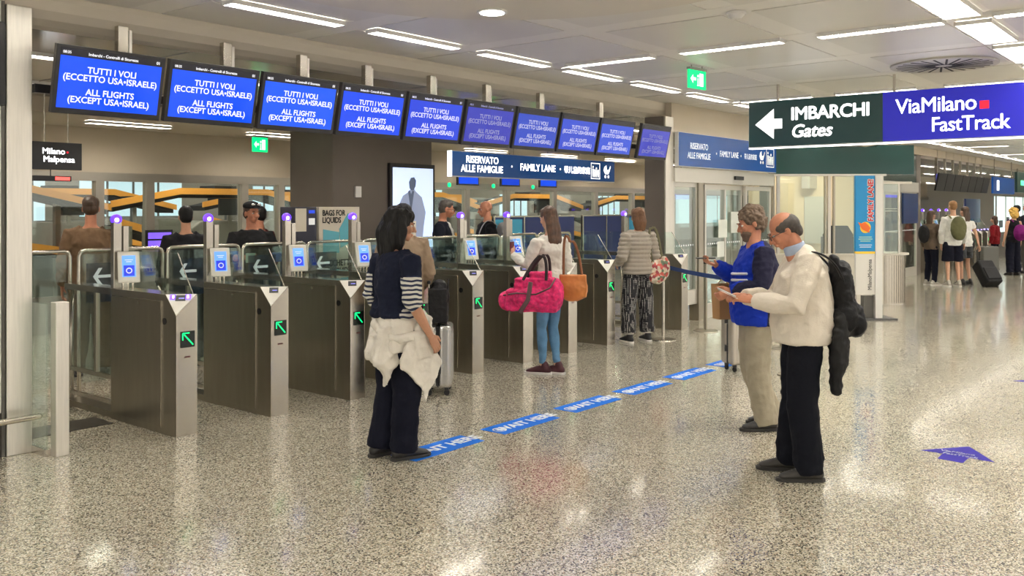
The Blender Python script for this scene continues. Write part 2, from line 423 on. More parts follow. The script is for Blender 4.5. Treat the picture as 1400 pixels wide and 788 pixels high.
# round swirl diffuser
vt=thing('ceiling_diffuser','large round swirl air diffuser in a ceiling panel above the hanging gates sign','air vent',(10.3,2.53,CZ-.02))
MB().cyl((0,0,0),.52,.018,mat('vent_metal',(.52,.50,.46),.35,.3),n=48).build('plate',vt)
for k in range(24):
    a=2*PI*k/24; M=Matrix.Rotation(a,4,'Z')
    MB().box((.08,-.011,-.003),(.46,.011,.002),BLACKM,M=M@Matrix.Translation((0,.02,0))).build('slot',vt)
sv=thing('round_vent','small round vent in the curved ceiling edge above the screens','air vent',(8.35,7.35,2.965))
MB().cyl((0,0,0),.2,.018,mat('vent_metal'),n=32).build('plate',sv)
for k in range(12): MB().box((.03,-.008,-.003),(.17,.008,.002),BLACKM,M=Matrix.Rotation(2*PI*k/12,4,'Z')).build('slot',sv)
sd=thing('smoke_detector','white round smoke detector on the hall ceiling','smoke detector',(6.56,3.10,CZ-.05))
MB().cyl((0,0,.03),.075,.02,LOUV,n=28).build('base',sd); MB().cyl((0,0,0),.035,.03,LOUV,n=28,r2=.065).build('head',sd)

# green exit sign on the ceiling
GEX=mat('exit_green',(.0,.45,.12),.4,emit=(.0,.75,.22),es=1.2)
def exit_sign(loc,rz,label,w=.32,h=.22):
    sc=w/.32
    t=thing('exit_sign',label,'exit sign',loc,rz)
    MB().box((-w/2,-.02,h-.025),(w/2,.02,h),mat('exit_housing',(.35,.34,.31),.5)).build('housing',t)
    MB().box((-w/2,-.01,0),(w/2,.01,h-.026),GEX).build('panel',t)
    a=MB(); a.prism([(-.13,.10),(-.085,.145),(-.085,.115),(-.03,.115),(-.03,.085),(-.085,.085),(-.085,.055)],'y',-.0125,-.0105,LETTER); a.build('arrow',t)
    d=MB(); d.box((.035,-.0125,.03),(.105,-.0105,.165),LETTER); d.build('door_symbol',t)
    f=MB()
    f.box((-.010,-.0125,.03),(.02,-.0105,.04),LETTER); f.box((.0,-.0125,.035),(.015,-.0105,.11),LETTER); f.cyl((0,0,0),.014,.002,LETTER,n=12,M=Matrix.Translation((.008,-.0105,.135))@Matrix.Rotation(PI/2,4,'X'))
    f.build('running_figure',t)
    for x in (-.1,.1): MB().box((x*sc-.004,-.004,h),(x*sc+.004,.004,h+.03),STEEL).build('hanger',t)
    for ch in t.children:
        if ch.name.split('.')[0] in('arrow','door_symbol','running_figure'): ch.scale.x=sc
    return t
exit_sign((8.78,4.6,2.955),R(-6),'green exit sign with arrow and doorway, hung from the hall ceiling')
e2=exit_sign((7.42,10.4,2.44),R(0),'green emergency exit sign over the inner lanes, left of the brown column',.24,.22)
for ch in list(e2.children):
    if ch.name.startswith('hanger'): ch.scale=(1,1,1)
for x in (-.1,.1): MB().box((x-.003,-.003,.22),(x+.003,.003,.545),STEEL).build('hanger_rod',e2)

# ------------------------------------------------------------------ monitors
def screen_mat(n,c,e): return mat('screen_view_tone_%s'%n,(.0,.01,.05),.12,emit=c,es=e)
SCR=[('a',(.0,.075,1.0),.95),('a',(.0,.075,1.0),.95),('c',(.0,.09,1.0),.95),('d',(.0,.055,.85),.95),('e',(.01,.045,.72),.9),('f',(.03,.03,.42),.9),('g',(.015,.05,.50),.9),('h',(.02,.055,.58),.9),('i',(.02,.065,.62),.9),('j',(.045,.045,.46),.9)]  # slanted-view dimming and violet shift put into each screen's colour
LT=[1,1,1,.9,.75,.28,.5,.55,.6,.2]  # letters dimmed likewise for the viewing angle
HDR=mat('screen_header',(.01,.01,.02),.2)
mx=[2.88,3.715,4.55,5.385,6.22,7.06,7.90,8.735,9.57,10.55]
mw=[.80]*9+[.78]
desc=['first from the left pillar, brightest blue','second from the left pillar','third from the left, above the inner exit sign','fourth from the left','fifth, above the brown column','sixth, colour dimmed to violet-blue for the slanting view, faint letters','seventh, above the family lane sign start','eighth, over the middle of the family lane sign','ninth, last of the close-set screens','tenth, apart from the rest beside the steel pillar']
def monitor(x,w,i,label):
    t=thing('flight_screen','blue flight screen on a dark frame, '+label,'screen',(x+w/2,6.42,2.35),0,'blue flight screens over the gate row')
    tilt=Matrix.Rotation(R(12),4,'X'); h=.475
    MB().box((-w/2,-.0,0),(w/2,.045,h),BLACK,M=tilt).build('casing',t,bevel=.004)
    b=.028
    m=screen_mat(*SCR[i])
    sc=MB().box((-w/2+b,-.004,b+.012),(w/2-b,.0,h-b-.045),m,M=tilt).build('display',t)
    MB().box((-w/2+b,-.004,h-b-.045),(w/2-b,.0,h-b+.008),HDR,M=tilt).build('header_bar',t)
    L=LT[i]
    lm=mat('letter_view_tone_%d'%int(L*100),(.02,.02,.05),.3,emit=(L,L,1*min(1,L+.2)),es=1.0)
    def T(body,z,size,bold,x=0,al='CENTER'):
        M=tilt@frame((x,-.006,z),(1,0,0),(0,0,1)); text(body,size,lm,sc,M,bold=bold,align=al,ext=.0005)
    T('TUTTI I VOLI',.315,.063,.0012); T('(ECCETTO USA•ISRAELE)',.258,.063,.0012)
    T('ALL FLIGHTS',.160,.063,.0012); T('(EXCEPT USA•ISRAEL)',.103,.063,.0012)
    if i<6:
        T('08:35',.426,.026,.0004,-w/2+.04,'LEFT'); T('Imbarchi - Controlli di Sicurezza',.426,.028,.0005); T('01',.426,.03,.0006,w/2-.045,'RIGHT')
    # bracket behind
    bk=MB(); bk.box((-.06,.04,.14),(.06,.185,.22),BLACK); bk.box((-w/2+.05,.04,.2),(w/2-.05,.06,.24),BLACK,M=tilt); bk.build('bracket',t)
    return t
for i in range(10): monitor(mx[i],mw[i],i,desc[i])
# ceiling poles of the screens, in pairs
px_=[3.45,4.30,5.14,5.96,6.80,7.63,8.45,9.62,10.35]
for i,x in enumerate([3.50,4.40,5.18,5.95,6.84,7.72,8.70,9.98]):
    p=MB(); p.box((x-.045,6.60,2.45),(x+.035,6.66,3.06),STEEL); p.box((x+.05,6.62,2.45),(x+.075,6.66,3.04),STEELL)
    o=p.build('ceiling_pole',bevel=.004)
    tag(o,'square steel ceiling pole behind the flight screens, %s from the left'%('first','second','third','fourth','fifth','sixth','seventh','eighth')[i],'pole','poles carrying the flight screens')
rail=MB().box((2.85,6.595,2.50),(11.2,6.66,2.56),BLACK).build('screen_rail'); tag(rail,'long dark mounting rail behind the row of flight screens','rail')

# ------------------------------------------------------------------ left end: pillar, milky panel, post
lp=MB(); lp.box((2.655,6.57,0),(2.822,6.80,3.08),STEELL); o=lp.build('steel_pillar',bevel=.006)
tag(o,'broad brushed steel pillar at the left edge of the gates, floor to ceiling','pillar')
gp=thing('glazed_partition','pale milky glass partition left of the steel pillar with a dark edge trim','partition',(0,6.6,0))
MB().box((-2,0,.30),(2.63,.02,3.1),FROST).build('pane',gp); MB().box((2.63,-.01,0),(2.65,.04,3.1),DARKG).build('edge_trim',gp); MB().box((-2,-.01,0),(2.60,.03,.30),DARKG).build('kick_plate',gp)
hs=thing('wall_screen','dark framed sign at the upper left edge beside the steel pillar','sign',(1.2,6.5,2.38))
MB().box((0,0,0),(1.42,.06,.56),BLACK).build('casing',hs,bevel=.004); MB().box((.04,-.004,.04),(1.38,.0,.52),mat('dark_green_display',(.01,.05,.045),.2)).build('display',hs)
hr=thing('hand_rail','low round steel bumper rail ending beside the pillar foot','rail',(0,0,0))
MB().tube([(-1,6.42,.275),(2.80,6.42,.275)],.021,RAIL,n=14).build('tube',hr,smooth=True); MB().box((1.0,6.42,.265),(1.03,6.58,.285),STEEL).build('bracket',hr)
pp=thing('glass_post','steel post holding a clear glass panel between pillar and first lane','post',(2.905,6.33,0))
MB().box((-.045,-.03,0),(.045,.05,1.05),STEELL).build('post',pp,bevel=.004)
MB().box((-.09,.045,.0),(-.045,.26,.05),STEEL).build('base_shoe',pp)
MB().box((-.085,.03,.05),(-.073,.25,1.04),GLASS).build('glass_panel',pp)
dp=MB().box((2.83,6.95,0),(3.60,7.26,.006),mat('threshold_dark',(.07,.06,.05),.35,.6)).build('threshold_plate'); tag(dp,'dark metal threshold plate on the floor of the first lane','floor plate')

# ------------------------------------------------------------------ speed gates
GW=.17; GH=1.045; GY=6.16
def gate_proto(label):
    t=thing('speed_gate',label,'speed gate',(0,0,0),0,'speed gates of the main row')
    # cabinet with a chamfered corner
    a=.145; d=.150
    b=MB()
    L1=.96
    # vertices of box with corner cut
    v=[(0,0,0),(GW,0,0),(GW,L1,0),(0,L1,0),(0,0,GH-d),(GW,0,GH),(GW,L1,GH),(0,L1,GH),(0,a,GH)]
    f=[(0,3,2,1),(0,1,5,4),(1,2,6,5),(2,3,7,6),(3,0,4,8,7),(5,6,7,8),(4,5,8)]
    b.add(v,f,STEEL); b.m[4]=b.mi(DSTEEL); b.m[2]=b.mi(DSTEEL); b.m[5]=b.mi(TOPP)  # side faces: steel with its dark reflections painted in
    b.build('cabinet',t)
    # triangular reader face
    P0=Vector((0,0,GH-d)); P1=Vector((GW,0,GH)); P2=Vector((0,a,GH)); n=(P1-P0).cross(P2-P0).normalized()
    tr=MB(); q=[P0,P1,P2]; c=(P0+P1+P2)/3
    v1=[c+(p-c)*1.0+n*.001 for p in q]; v2=[c+(p-c)*.97+n*.006 for p in q]
    tr.add(v1+v2,[(3,4,5),(0,1,4,3),(1,2,5,4),(2,0,3,5)],WHITEM); tr.build('reader_face',t)
    ux=(P1-P2).normalized(); uy=n.cross(ux); mid=(P1+P2)/2
    M=Matrix(((ux.x,uy.x,n.x,0),(ux.y,uy.y,n.y,0),(ux.z,uy.z,n.z,0),(0,0,0,1)))
    M=Matrix.Translation(mid)@M
    rs=MB(); rs.box((-.036,-.060,.006),(.036,-.014,.012),BLACK,M=M); rs.build('reader_screen',t)
    rl=MB(); rl.box((-.012,-.045,.0125),(.026,-.038,.0135),mat('reader_text',(.1,.1,.3),.3,emit=(.25,.25,.9),es=.9),M=M); rl.build('reader_line',t)
    # side door
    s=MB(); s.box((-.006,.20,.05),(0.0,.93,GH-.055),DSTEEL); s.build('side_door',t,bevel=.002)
    s=MB(); s.box((-.009,.195,.05),(-.001,.200,GH-.055),STEEL); s.box((-.009,.195,GH-.055),(-.001,.93,GH-.050),STEEL); s.build('door_edge',t)
    k=MB(); k.cyl((0,0,0),.010,.006,RAIL,n=12,M=Matrix.Translation((-.006,.52,GH-.085))@Matrix.Rotation(-PI/2,4,'Y')); k.build('lock',t)
    k=MB(); k.cyl((0,0,0),.026,.006,BLACK,n=16,M=Matrix.Translation((0,.155,GH-.20))@Matrix.Rotation(-PI/2,4,'Y')); k.build('sensor',t)
    # front face edge strip, arrow display, maker mark
    s=MB(); s.box((0,-.003,0),(.006,.003,GH-d-.005),RAIL); s.box((GW-.005,-.003,0),(GW,.003,GH-.01),RAIL); s.build('edge_strip',t)
    dsp=MB(); dsp.box((.035,-.005,.655),(.150,0,.775),DISPB); dsp=dsp.build('arrow_display',t)
    ar=MB()
    def bar(p,q,w):
        p=Vector((p[0],-.0058,p[1])); q=Vector((q[0],-.0058,q[1])); dd=(q-p); Ln=dd.length; dd.normalize(); nn=Vector((-dd.z,0,dd.x))*w/2
        y2=Vector((0,-.001,0)); vs=[p+nn,q+nn,q-nn,p-nn]; vs=vs+[u+y2 for u in vs]
        ar.add(vs,[(0,1,2,3),(7,6,5,4),(0,4,5,1),(1,5,6,2),(2,6,7,3),(3,7,4,0)],GREENL)
    bar((.135,.672),(.062,.752),.009); bar((.050,.762),(.105,.762),.009); bar((.050,.762),(.050,.712),.009)
    ar.build('green_arrow',dsp)
    mk=MB()
    for q in range(6): mk.box((.068+q*.008,-.0038,.578+.002*(q%2)),(.074+q*.008,-.0032,.590),mat('maker_mark',(.10,.02,.02),.5))
    mk.build('maker_mark',t)
    s=MB(); s.box((0,-.001,0),(GW,.0,.0),STEEL)
    # rear framed section
    r=MB(); y0=.99; y1=1.75
    r.box((.01,L1,GH-.05),(GW-.01,y1+.03,GH),TOPP); r.build('rear_top',t); r=MB(); r.box((.02,y0-.02,.0),(GW-.02,y1+.02,.05),DSTEEL); r.build('rear_base',t)
    for y in (y0,y1): MB().tube([(.05,y,.03),(.05,y,GH-.05)],.026,STEEL,n=12,caps=False).build('rear_post',t,smooth=True)
    MB().box((.035,y0+.02,.30),(.06,y1-.02,.335),STEEL).build('rail',t); MB().box((.035,y0+.02,.10),(.06,y1-.02,.13),STEEL).build('rail',t)
    MB().box((.044,y0+.03,.335),(.050,y1-.03,GH-.05),GLASS).build('glass_infill',t)
    MB().box((.03,y0+.28,.335),(.065,y0+.31,GH-.05),DSTEEL).build('upright',t)
    # glass wing over the top
    g=MB(); g.prism([(.03,GH),(.24,GH+.30),(1.78,GH+.29),(1.78,GH)],'x',GW-.018,GW-.008,GLASSG); g.build('glass_wing',t)
    e=MB(); e.tube([(GW-.013,.03,GH),(GW-.013,.24,GH+.30)],.004,RAIL,n=6); e.build('wing_edge',t)
    # lamp post pair on the top
    u=MB(); u.box((.01,.93,GH),(.075,.985,GH+.535),STEEL); u.build('lamp_post',t,bevel=.003)
    u=MB(); u.box((.10,.95,GH),(.145,.99,GH+.50),STEEL); u.build('lamp_post',t,bevel=.003)
    l=MB(); l.ell((.042,.957,GH+.555),(.044,.044,.042),PURPLE,nu=16,nv=10); l.build('violet_dome',t,smooth=True)
    l=MB(); l.ell((.030,.922,GH+.550),(.018,.014,.018),PURPW,nu=12,nv=8); l.build('lamp_core',t,smooth=True)
    # passport scanner screen
    SM=Matrix.Translation((.068,.80,GH+.06))@Matrix.Rotation(R(-22),4,'Z')@Matrix.Rotation(R(-16),4,'X')
    sc=MB(); sc.box((-.082,-.012,-.01),(.082,.012,.245),WHITEM,M=SM); sco=sc.build('scanner_screen',t,bevel=.008,seg=3)
    z=MB(); z.box((-.050,-.0165,.035),(.050,-.0125,.208),mat('scanner_blue_pale',(.1,.3,.8),.2,emit=(.16,.34,.85),es=.8),M=SM); z.build('display',sco)
    z=MB(); z.box((-.040,-.018,.042),(.040,-.0165,.128),mat('scanner_blue_deep',(.02,.04,.4),.2,emit=(.03,.05,.6),es=.9),M=SM); z.build('instruction_box',sco)
    z=MB()
    for q in range(14):
        th=2*PI*q/14+.3; z.box((.02*math.cos(th)-.004,-.019,.085+.02*math.sin(th)-.004),(.02*math.cos(th)+.004,-.018,.085+.02*math.sin(th)+.004),LETTERD,M=SM)
    z.box((-.03,-.0178,.17),(.03,-.0168,.175),LETTERD,M=SM); z.box((-.02,-.0178,.155),(.02,-.0168,.16),LETTERD,M=SM)
    z.build('pictogram',sco)
    lg=MB()
    for x in (.03,.07,.11): lg.tube([(x,.82,GH-.005),(x,.82,GH+.08)],.008,RAIL,n=8)
    lg.build('scanner_foot',t,smooth=True)
    return t
xs=[3.665,4.50,5.335,6.15,6.95,7.78,8.62,9.44,11.24]
glab=['first speed gate cabinet from the left, its reader lit violet','second speed gate cabinet from the left, clear of people','third speed gate cabinet from the left, just left of the woman with the tied jacket',
 'fourth speed gate cabinet, hidden behind the dark-haired woman','speed gate cabinet right of the silver suitcase, pink bag mirrored in it','speed gate cabinet behind the pink holdall','speed gate cabinet right of the tan handbag','speed gate cabinet just left of the woman in the puffer jacket','last speed gate cabinet, beside the steel pillar and belt posts']
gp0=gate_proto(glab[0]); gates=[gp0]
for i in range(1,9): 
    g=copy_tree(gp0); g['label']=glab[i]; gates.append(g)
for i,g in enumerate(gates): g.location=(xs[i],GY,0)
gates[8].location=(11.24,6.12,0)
# violet light on first reader
P0=Vector((0,0,GH-.15)); P1=Vector((GW,0,GH)); P2=Vector((0,.145,GH)); n=(P1-P0).cross(P2-P0).normalized(); ux=(P1-P2).normalized(); uy=n.cross(ux); mid=(P1+P2)/2
RM=Matrix.Translation(mid)@Matrix(((ux.x,uy.x,n.x,0),(ux.y,uy.y,n.y,0),(ux.z,uy.z,n.z,0),(0,0,0,1)))
gl=MB(); 
for x in (-.055,.055): gl.box((x-.020,-.048,.007),(x+.018,-.008,.011),PURPLE,M=RM)
o=gl.build('reader_glow',gates[0]); 
gl=MB()
for x in (-.052,.052): gl.box((x-.006,-.040,.012),(x+.006,-.016,.014),PURPW,M=RM)
gl.build('reader_lamp',gates[0])

# lane hoops with blue glass and arrow
def hoop(label,x,y=8.0,w=.80,arrow=True):
    t=thing('lane_barrier',label,'barrier',(x,y,0),0,'hoop barriers across the lanes')
    r=.05; z1=1.315
    pts=[(0,0,.02),(0,0,z1-r),(.015,0,z1-.015),(r,0,z1),(w-r,0,z1),(w-.015,0,z1-.015),(w,0,z1-r),(w,0,.02)]
    MB().tube(pts,.017,RAIL,n=10,ref=(0,1,0)).build('tube_frame',t,smooth=True)
    MB().box((.03,-.005,.15),(w-.03,.005,z1-.03),GLASSG).build('glass_panel',t)
    if arrow:
        MB().box((.06,-.008,.85),(.40,-.0055,1.20),GLASSB).build('blue_sticker',t)
        a=MB(); zc=1.08
        for sgn in (1,-1):
            a.prism([(.12,zc),(.155,zc),(.205,zc+sgn*.075),(.17,zc+sgn*.075)] if sgn>0 else [(.12,zc),(.17,zc-.075),(.205,zc-.075),(.155,zc)],'y',-.0105,-.0085,LETTERD)
        a.box((.15,-.0105,zc-.013),(.30,-.0085,zc+.013),LETTERD); a.build('white_arrow',t)
    return t
for i,x in enumerate([2.96,3.83,4.67,5.50,6.32,7.12,7.95,8.79,9.62,10.45]):
    hoop('rounded steel hoop barrier with blue arrow glass, %s'%('left of the first gate','behind the first gate','behind the second gate','behind the third gate','behind the dark-haired woman','below the man in glasses','below the bald man','behind the young woman in white','left of the woman in the puffer jacket','behind the woman in the puffer jacket')[i],x,arrow=True,w=.79)

# ------------------------------------------------------------------ brown column with advert screen
cb=MB().box((7.92,9.5,0),(9.80,10.4,2.985),COLM).build('brown_column'); tag(cb,'wide dark brown column rising behind the gates, carrying the lit advert','column')
ad=thing('advert_screen','tall lit advert screen showing a grey figure, on the brown column','advert screen',(8.91,9.44,1.02))
MB().box((0,0,0),(.90,.055,1.30),BLACK).build('casing',ad,bevel=.004)
MB().box((.045,-.004,.06),(.855,0,1.24),mat('advert_glow',(.6,.65,.8),.3,emit=(.50,.62,.92),es=1.0)).build('display',ad)
fg=MB(); GF=mat('advert_figure',(.1,.12,.16),.5,emit=(.04,.055,.10),es=.8); GF2=mat('advert_figure_pale',(.3,.33,.4),.5,emit=(.16,.2,.32),es=.8)
fg.prism([(.20,.08),(.22,.50),(.17,.72),(.24,.84),(.36,.90),(.40,.94),(.46,.94),(.50,.90),(.62,.82),(.70,.60),(.66,.40),(.62,.08)],'y',-.007,-.0045,GF2)
fg.prism([(.37,.95),(.36,1.04),(.40,1.10),(.46,1.11),(.50,1.06),(.49,.98),(.45,.92),(.40,.92)],'y',-.009,-.0045,GF)
fg.prism([(.34,.90),(.40,.60),(.46,.90),(.43,.92),(.40,.86),(.37,.92)],'y',-.0095,-.0045,GF)
fg.build('pictured_figure',ad)
sw=MB().box((8.30,9.47,1.83),(8.40,9.50,1.98),LOUV).build('wall_box'); tag(sw,'small pale control box on the brown column','box')

# ------------------------------------------------------------------ family lane signs
def pictos(parent,x0,z0,s,m,y=-.0075):
    p=MB()
    # rounded outline with little family figures
    for a,b in (((x0,z0),(x0+s,z0+s*.05)),((x0,z0+s*.95),(x0+s,z0+s)),((x0,z0),(x0+s*.05,z0+s)),((x0+s*.95,z0),(x0+s,z0+s))):
        p.box((a[0],y,a[1]),(b[0],y+.003,b[1]),m)
    def fig(cx,h):
        M=Matrix.Translation((cx,y+.003,z0+s*.12+h*.88))@Matrix.Rotation(PI/2,4,'X'); p.cyl((0,0,0),s*.07,.003,m,n=10,M=M)
        p.prism([(cx-s*.07,z0+s*.12+h*.3),(cx-s*.05,z0+s*.12),(cx+s*.05,z0+s*.12),(cx+s*.07,z0+s*.12+h*.3),(cx+s*.08,z0+s*.12+h*.72),(cx-s*.08,z0+s*.12+h*.72)],'y',y,y+.003,m)
    fig(x0+s*.22,s*.72); fig(x0+s*.42,s*.48); fig(x0+s*.60,s*.62); fig(x0+s*.80,s*.45)
    p.build('family_pictogram',parent)
def pram(parent,x0,z0,s,m,y=-.0075):
    p=MB()
    p.prism([(x0+s*.1,z0+s*.55),(x0+s*.2,z0+s*.8),(x0+s*.45,z0+s*.92),(x0+s*.5,z0+s*.6),(x0+s*.75,z0+s*.6),(x0+s*.95,z0+s*.9),(x0+s,z0+s*.82),(x0+s*.85,z0+s*.5),(x0+s*.7,z0+s*.3),(x0+s*.3,z0+s*.3)],'y',y,y+.003,m)
    for c in (.32,.70): p.cyl((0,0,0),s*.11,.003,m,n=14,M=Matrix.Translation((x0+s*c,y+.003,z0+s*.13))@Matrix.Rotation(PI/2,4,'X'))
    p.build('pram_pictogram',parent)
def fsign(loc,w,h,face,let,label,mirror=False):
    t=thing('family_lane_sign',label,'sign',loc)
    MB().box((0,0,0),(w,.06,h),mat('sign_casing',(.7,.7,.7),.4,.3)).build('casing',t)
    MB().box((.01,-.006,.012),(w-.01,0,h-.006),face).build('face',t)
    def T(b,x,z,sz,bold=.003,sx=1): text(b,sz,let,t,frame((x,-.008,z),(1,0,0),(0,0,1)),bold=bold,ext=.001,sx=sx)
    return t,T
t,T=fsign((8.62,8.0,2.09),3.85,.335,SIGNN,LETTER,'hanging dark blue family lane sign with lit white words over the middle gates')
T('RISERVATO',.60,.23,.13,.0022); T('ALLE FAMIGLIE',.60,.11,.13,.0022); T('•',1.22,.165,.10); T('FAMILY LANE',1.82,.165,.14,.0022); T('•',2.36,.165,.10); T('带儿童的家庭',2.80,.16,.115,.0012)
pictos(t,3.17,.045,.25,LETTER); pram(t,3.50,.06,.23,LETTER)
MB().box((-.012,-.01,0),(0,.065,.335),mat('sign_end_glow',(.9,.95,1),.4,emit=(.85,.92,1),es=1.2)).build('end_cap',t)
for x in (.45,1.3,2.1,2.9,3.6): MB().tube([(x,.03,.33),(x,.03,.90)],.003,BLACK,n=5).build('hanging_wire',t)
t,T=fsign((11.66,6.40,2.28),3.44,.50,SIGNB,LETTERD,'blue family lane sign above the automatic glass doors, right of the steel pillar')
T('RISERVATO',.62,.31,.13,.0012,.85); T('ALLE FAMIGLIE',.62,.17,.13,.0012,.85); T('•',1.18,.23,.12); T('FAMILY LANE',1.62,.235,.13,.0012,.85); T('•',2.04,.23,.12); T('带儿童的家庭',2.40,.23,.10,.0006,.8)
pram(t,2.72,.13,.24,LETTERD); pictos(t,3.02,.09,.32,LETTERD)

# ------------------------------------------------------------------ hanging gates sign
t=thing('hanging_sign','long hanging sign, dark green gates half and violet-blue half, lit lower edge','sign',(10.7,1.2,2.43))
# faces -X ; length runs toward -Y from y=4.89
YL=4.89; yoff=1.2
def Y(y): return y-yoff
MB().box((0,Y(-.6),0),(.09,Y(YL),.57),mat('sign_casing')).build('casing',t)
ysplit=3.27
MB().box((-.006,Y(ysplit),.012),(0,Y(YL)-.006,.564),SIGNG).build('green_face',t)
MB().box((-.006,Y(-.59),.012),(0,Y(ysplit),.564),SIGNV).build('blue_face',t)
MB().box((.004,Y(-.6),-.014),(.086,Y(YL),-.001),mat('sign_under_glow',(.9,.9,.9),.4,emit=(1,.97,.9),es=2.5)).build('light_strip',t)
def TG(b,y,z,sz,m=LETTER,al='LEFT',**kw): text(b,sz,m,t,frame((-.008,Y(y),z),(0,-1,0),(0,0,1)),align=al,ext=.001,**kw)
a=MB(); ya=4.80
a.prism([(Y(ya),.285),(Y(ya-.24),.47),(Y(ya-.24),.345),(Y(ya-.345),.345),(Y(ya-.345),.225),(Y(ya-.24),.225),(Y(ya-.24),.10)],'x',-.009,-.006,LETTER); a.build('left_arrow',t)
TG('IMBARCHI',4.35,.385,.215,bold=.0062,space=.95); TG('Gates',4.35,.175,.215,bold=.0058,shear=.22,space=.98)
TG('ViaMilano',3.13,.385,.235,bold=.0022,space=.95,sx=.95); TG('FastTrack',2.76,.165,.225,bold=.0022,space=.95,sx=.92)
MB().box((-.009,Y(2.27),.315),(-.006,Y(2.18),.40),REDDOT).build('red_square',t,bevel=.0)
for y in (4.53,3.16,1.8,.4): MB().box((.035,Y(y)-.013,.57),(.061,Y(y)+.013,.77),STEEL).build('hanger_pole',t)

# ------------------------------------------------------------------ steel pillar beside doors, automatic doors
o=MB().prism([(11.42,6.47),(11.64,6.47),(11.64,6.80),(11.42,6.80)],'z',0,2.985,STEELL).box((11.40,6.49,0),(11.42,6.80,2.985),COLM).build('door_pillar'); tag(o,'pale steel clad pillar between the last gate and the glass doors','pillar')
ALU=mat('aluminium_frame',(.62,.60,.55),.35,.6)
struct(MB().box((11.64,6.50,2.78),(15.2,6.6,3.2),BEIGE).box((11.64,6.44,2.06),(15.12,6.62,2.27),ALU).build('door_1_header'))
sn=MB().box((13.55,6.41,2.13),(13.85,6.44,2.19),BLACK).build('door_sensor'); tag(sn,'black motion sensor bar above the glass doors','sensor')
def doorleaf(x,w,z0,z1,label,y=6.50,kick=.22):
    t=thing('door_leaf',label,'door',(x,y,0))
    f=MB(); s=.05
    f.box((0,-.025,z0),(s,.025,z1),ALU); f.box((w-s,-.025,z0),(w,.025,z1),ALU); f.box((s,-.025,z1-.07),(w-s,.025,z1),ALU); f.box((s,-.025,z0),(w-s,.025,z0+kick),ALU); f.build('frame',t,bevel=.003)
    MB().box((s,-.005,z0+kick),(w-s,.005,z1-.07),GLASS).build('pane',t)
    dots=MB()
    for q in range(int(w/.07)): dots.box((s+.01+q*.07,-.0075,1.12),(s+.035+q*.07,-.0055,1.145),LETTERD)
    dots.build('safety_dots',t)
    return t
o=MB().box((12.36,6.44,0),(12.50,6.60,2.06),DSTEEL).build('door_jamb'); tag(o,'dark jamb left of the automatic glass doors','jamb')
doorleaf(11.64,.74,.25,2.06,'fixed glass side panel between pillar and automatic doors')
doorleaf(12.62,.72,0,2.04,'sliding glass door leaf with paper notices, left of the pair')
doorleaf(13.34,.72,0,2.04,'sliding glass door leaf, second from the pillar',6.56)
doorleaf(14.06,1.0,0,2.04,'fixed glass panel at the right end of the doors')
for i,(x,z,w,h) in enumerate(((13.02,1.22,.30,.28),(12.98,.92,.24,.24),(13.62,1.28,.30,.34))):
    o=MB().box((x,6.45 if i<2 else 6.525,z),(x+w,6.452 if i<2 else 6.527,z+h),mat('paper_notice',(.75,.78,.72),.7)).build('paper_notice'); tag(o,'pale paper notice on the glass door, %s'%('upper left','lower left','on the right leaf')[i],'notice','notices on the doors')
hm=thing('small_overhead_screen','small blue overhead screen seen through the glass right of the pillar','screen',(14.5,8.0,2.08))
MB().box((0,0,0),(.36,.04,.30),BLACK).build('casing',hm); MB().box((.02,-.004,.02),(.34,0,.28),mat('small_blue_display',(.0,.02,.2),.2,emit=(.01,.05,.6),es=.9)).build('display',hm); MB().tube([(.21,.02,.3),(.21,.02,.88)],.008,BLACK,n=6).build('hanger',hm)

# ------------------------------------------------------------------ booth (faces the camera)
RX=Vector((s_,-c_,0)); FW=Vector((c_,s_,0))
def atcam(px,Z): X=(px-700)/1250*Z; v=RX*X+FW*Z; return v
b0=atcam(1057,15.9); brz=math.atan2(RX.y,RX.x)
bt=thing('service_booth','white service booth with tall windows and dark green fascia','booth',(b0.x,b0.y,0),brz)
BW=mat('booth_white',(.66,.62,.54),.35,.15); GRN=mat('booth_green_gloss',(.012,.055,.05),.12,.2)
Wb=1.92
pn=MB(); pn.box((0,0,.0),(Wb,.08,.85),BW); pn.build('counter_wall',bt)
for x in (.48,.96,1.44): MB().box((x-.003,-.002,.03),(x+.003,.0,.83),DARKG).build('panel_joint',bt)
MB().box((-.02,-.05,.85),(Wb,.12,.885),BW).build('sill',bt,bevel=.004)
MB().box((0,-.06,2.27),(Wb,.3,2.74),GRN).build('fascia',bt)
MB().box((-.02,-.08,2.235),(Wb+.02,.1,2.27),ALU).build('head_trim',bt)
for x,w in ((0,.03),(.07,.05),(.90,.03),(.955,.05),(1.05,.03),(1.42,.04),(1.88,.04)): MB().box((x,0,.885),(x+w,.06,2.235),ALU if w>.03 else DSTEEL).build('mullion',bt)
for a,b in ((.12,.90),(1.08,1.42),(1.46,1.88)): MB().box((a,.03,.885),(b,.036,2.235),GLASS).build('window_pane',bt)
MB().box((.0,1.6,0),(Wb+.3,1.66,2.6),mat('booth_inner_wall',(.72,.62,.47),.7,emit=(1,.85,.6),es=.0)).build('inner_wall',bt)
MB().box((.0,.15,2.60),(Wb+.3,1.7,2.70),BW).build('roof',bt)
MB().box((.10,1.2,.9),(.32,1.25,2.1),DARKG).build('inner_cabinet',bt)
MB().box((.30,.9,.75),(1.9,1.3,.80),BW).build('inner_desk',bt)
MB().box((1.15,.85,.80),(1.75,.95,1.15),BLACK).build('inner_monitor',bt)
MB().box((.35,1.58,.95),(.95,1.598,1.45),mat('booth_poster',(.35,.48,.55),.6)).build('poster',bt); MB().box((1.05,1.57,1.0),(1.5,1.598,1.9),mat('booth_shelf',(.55,.56,.52),.5)).build('shelf_unit',bt)
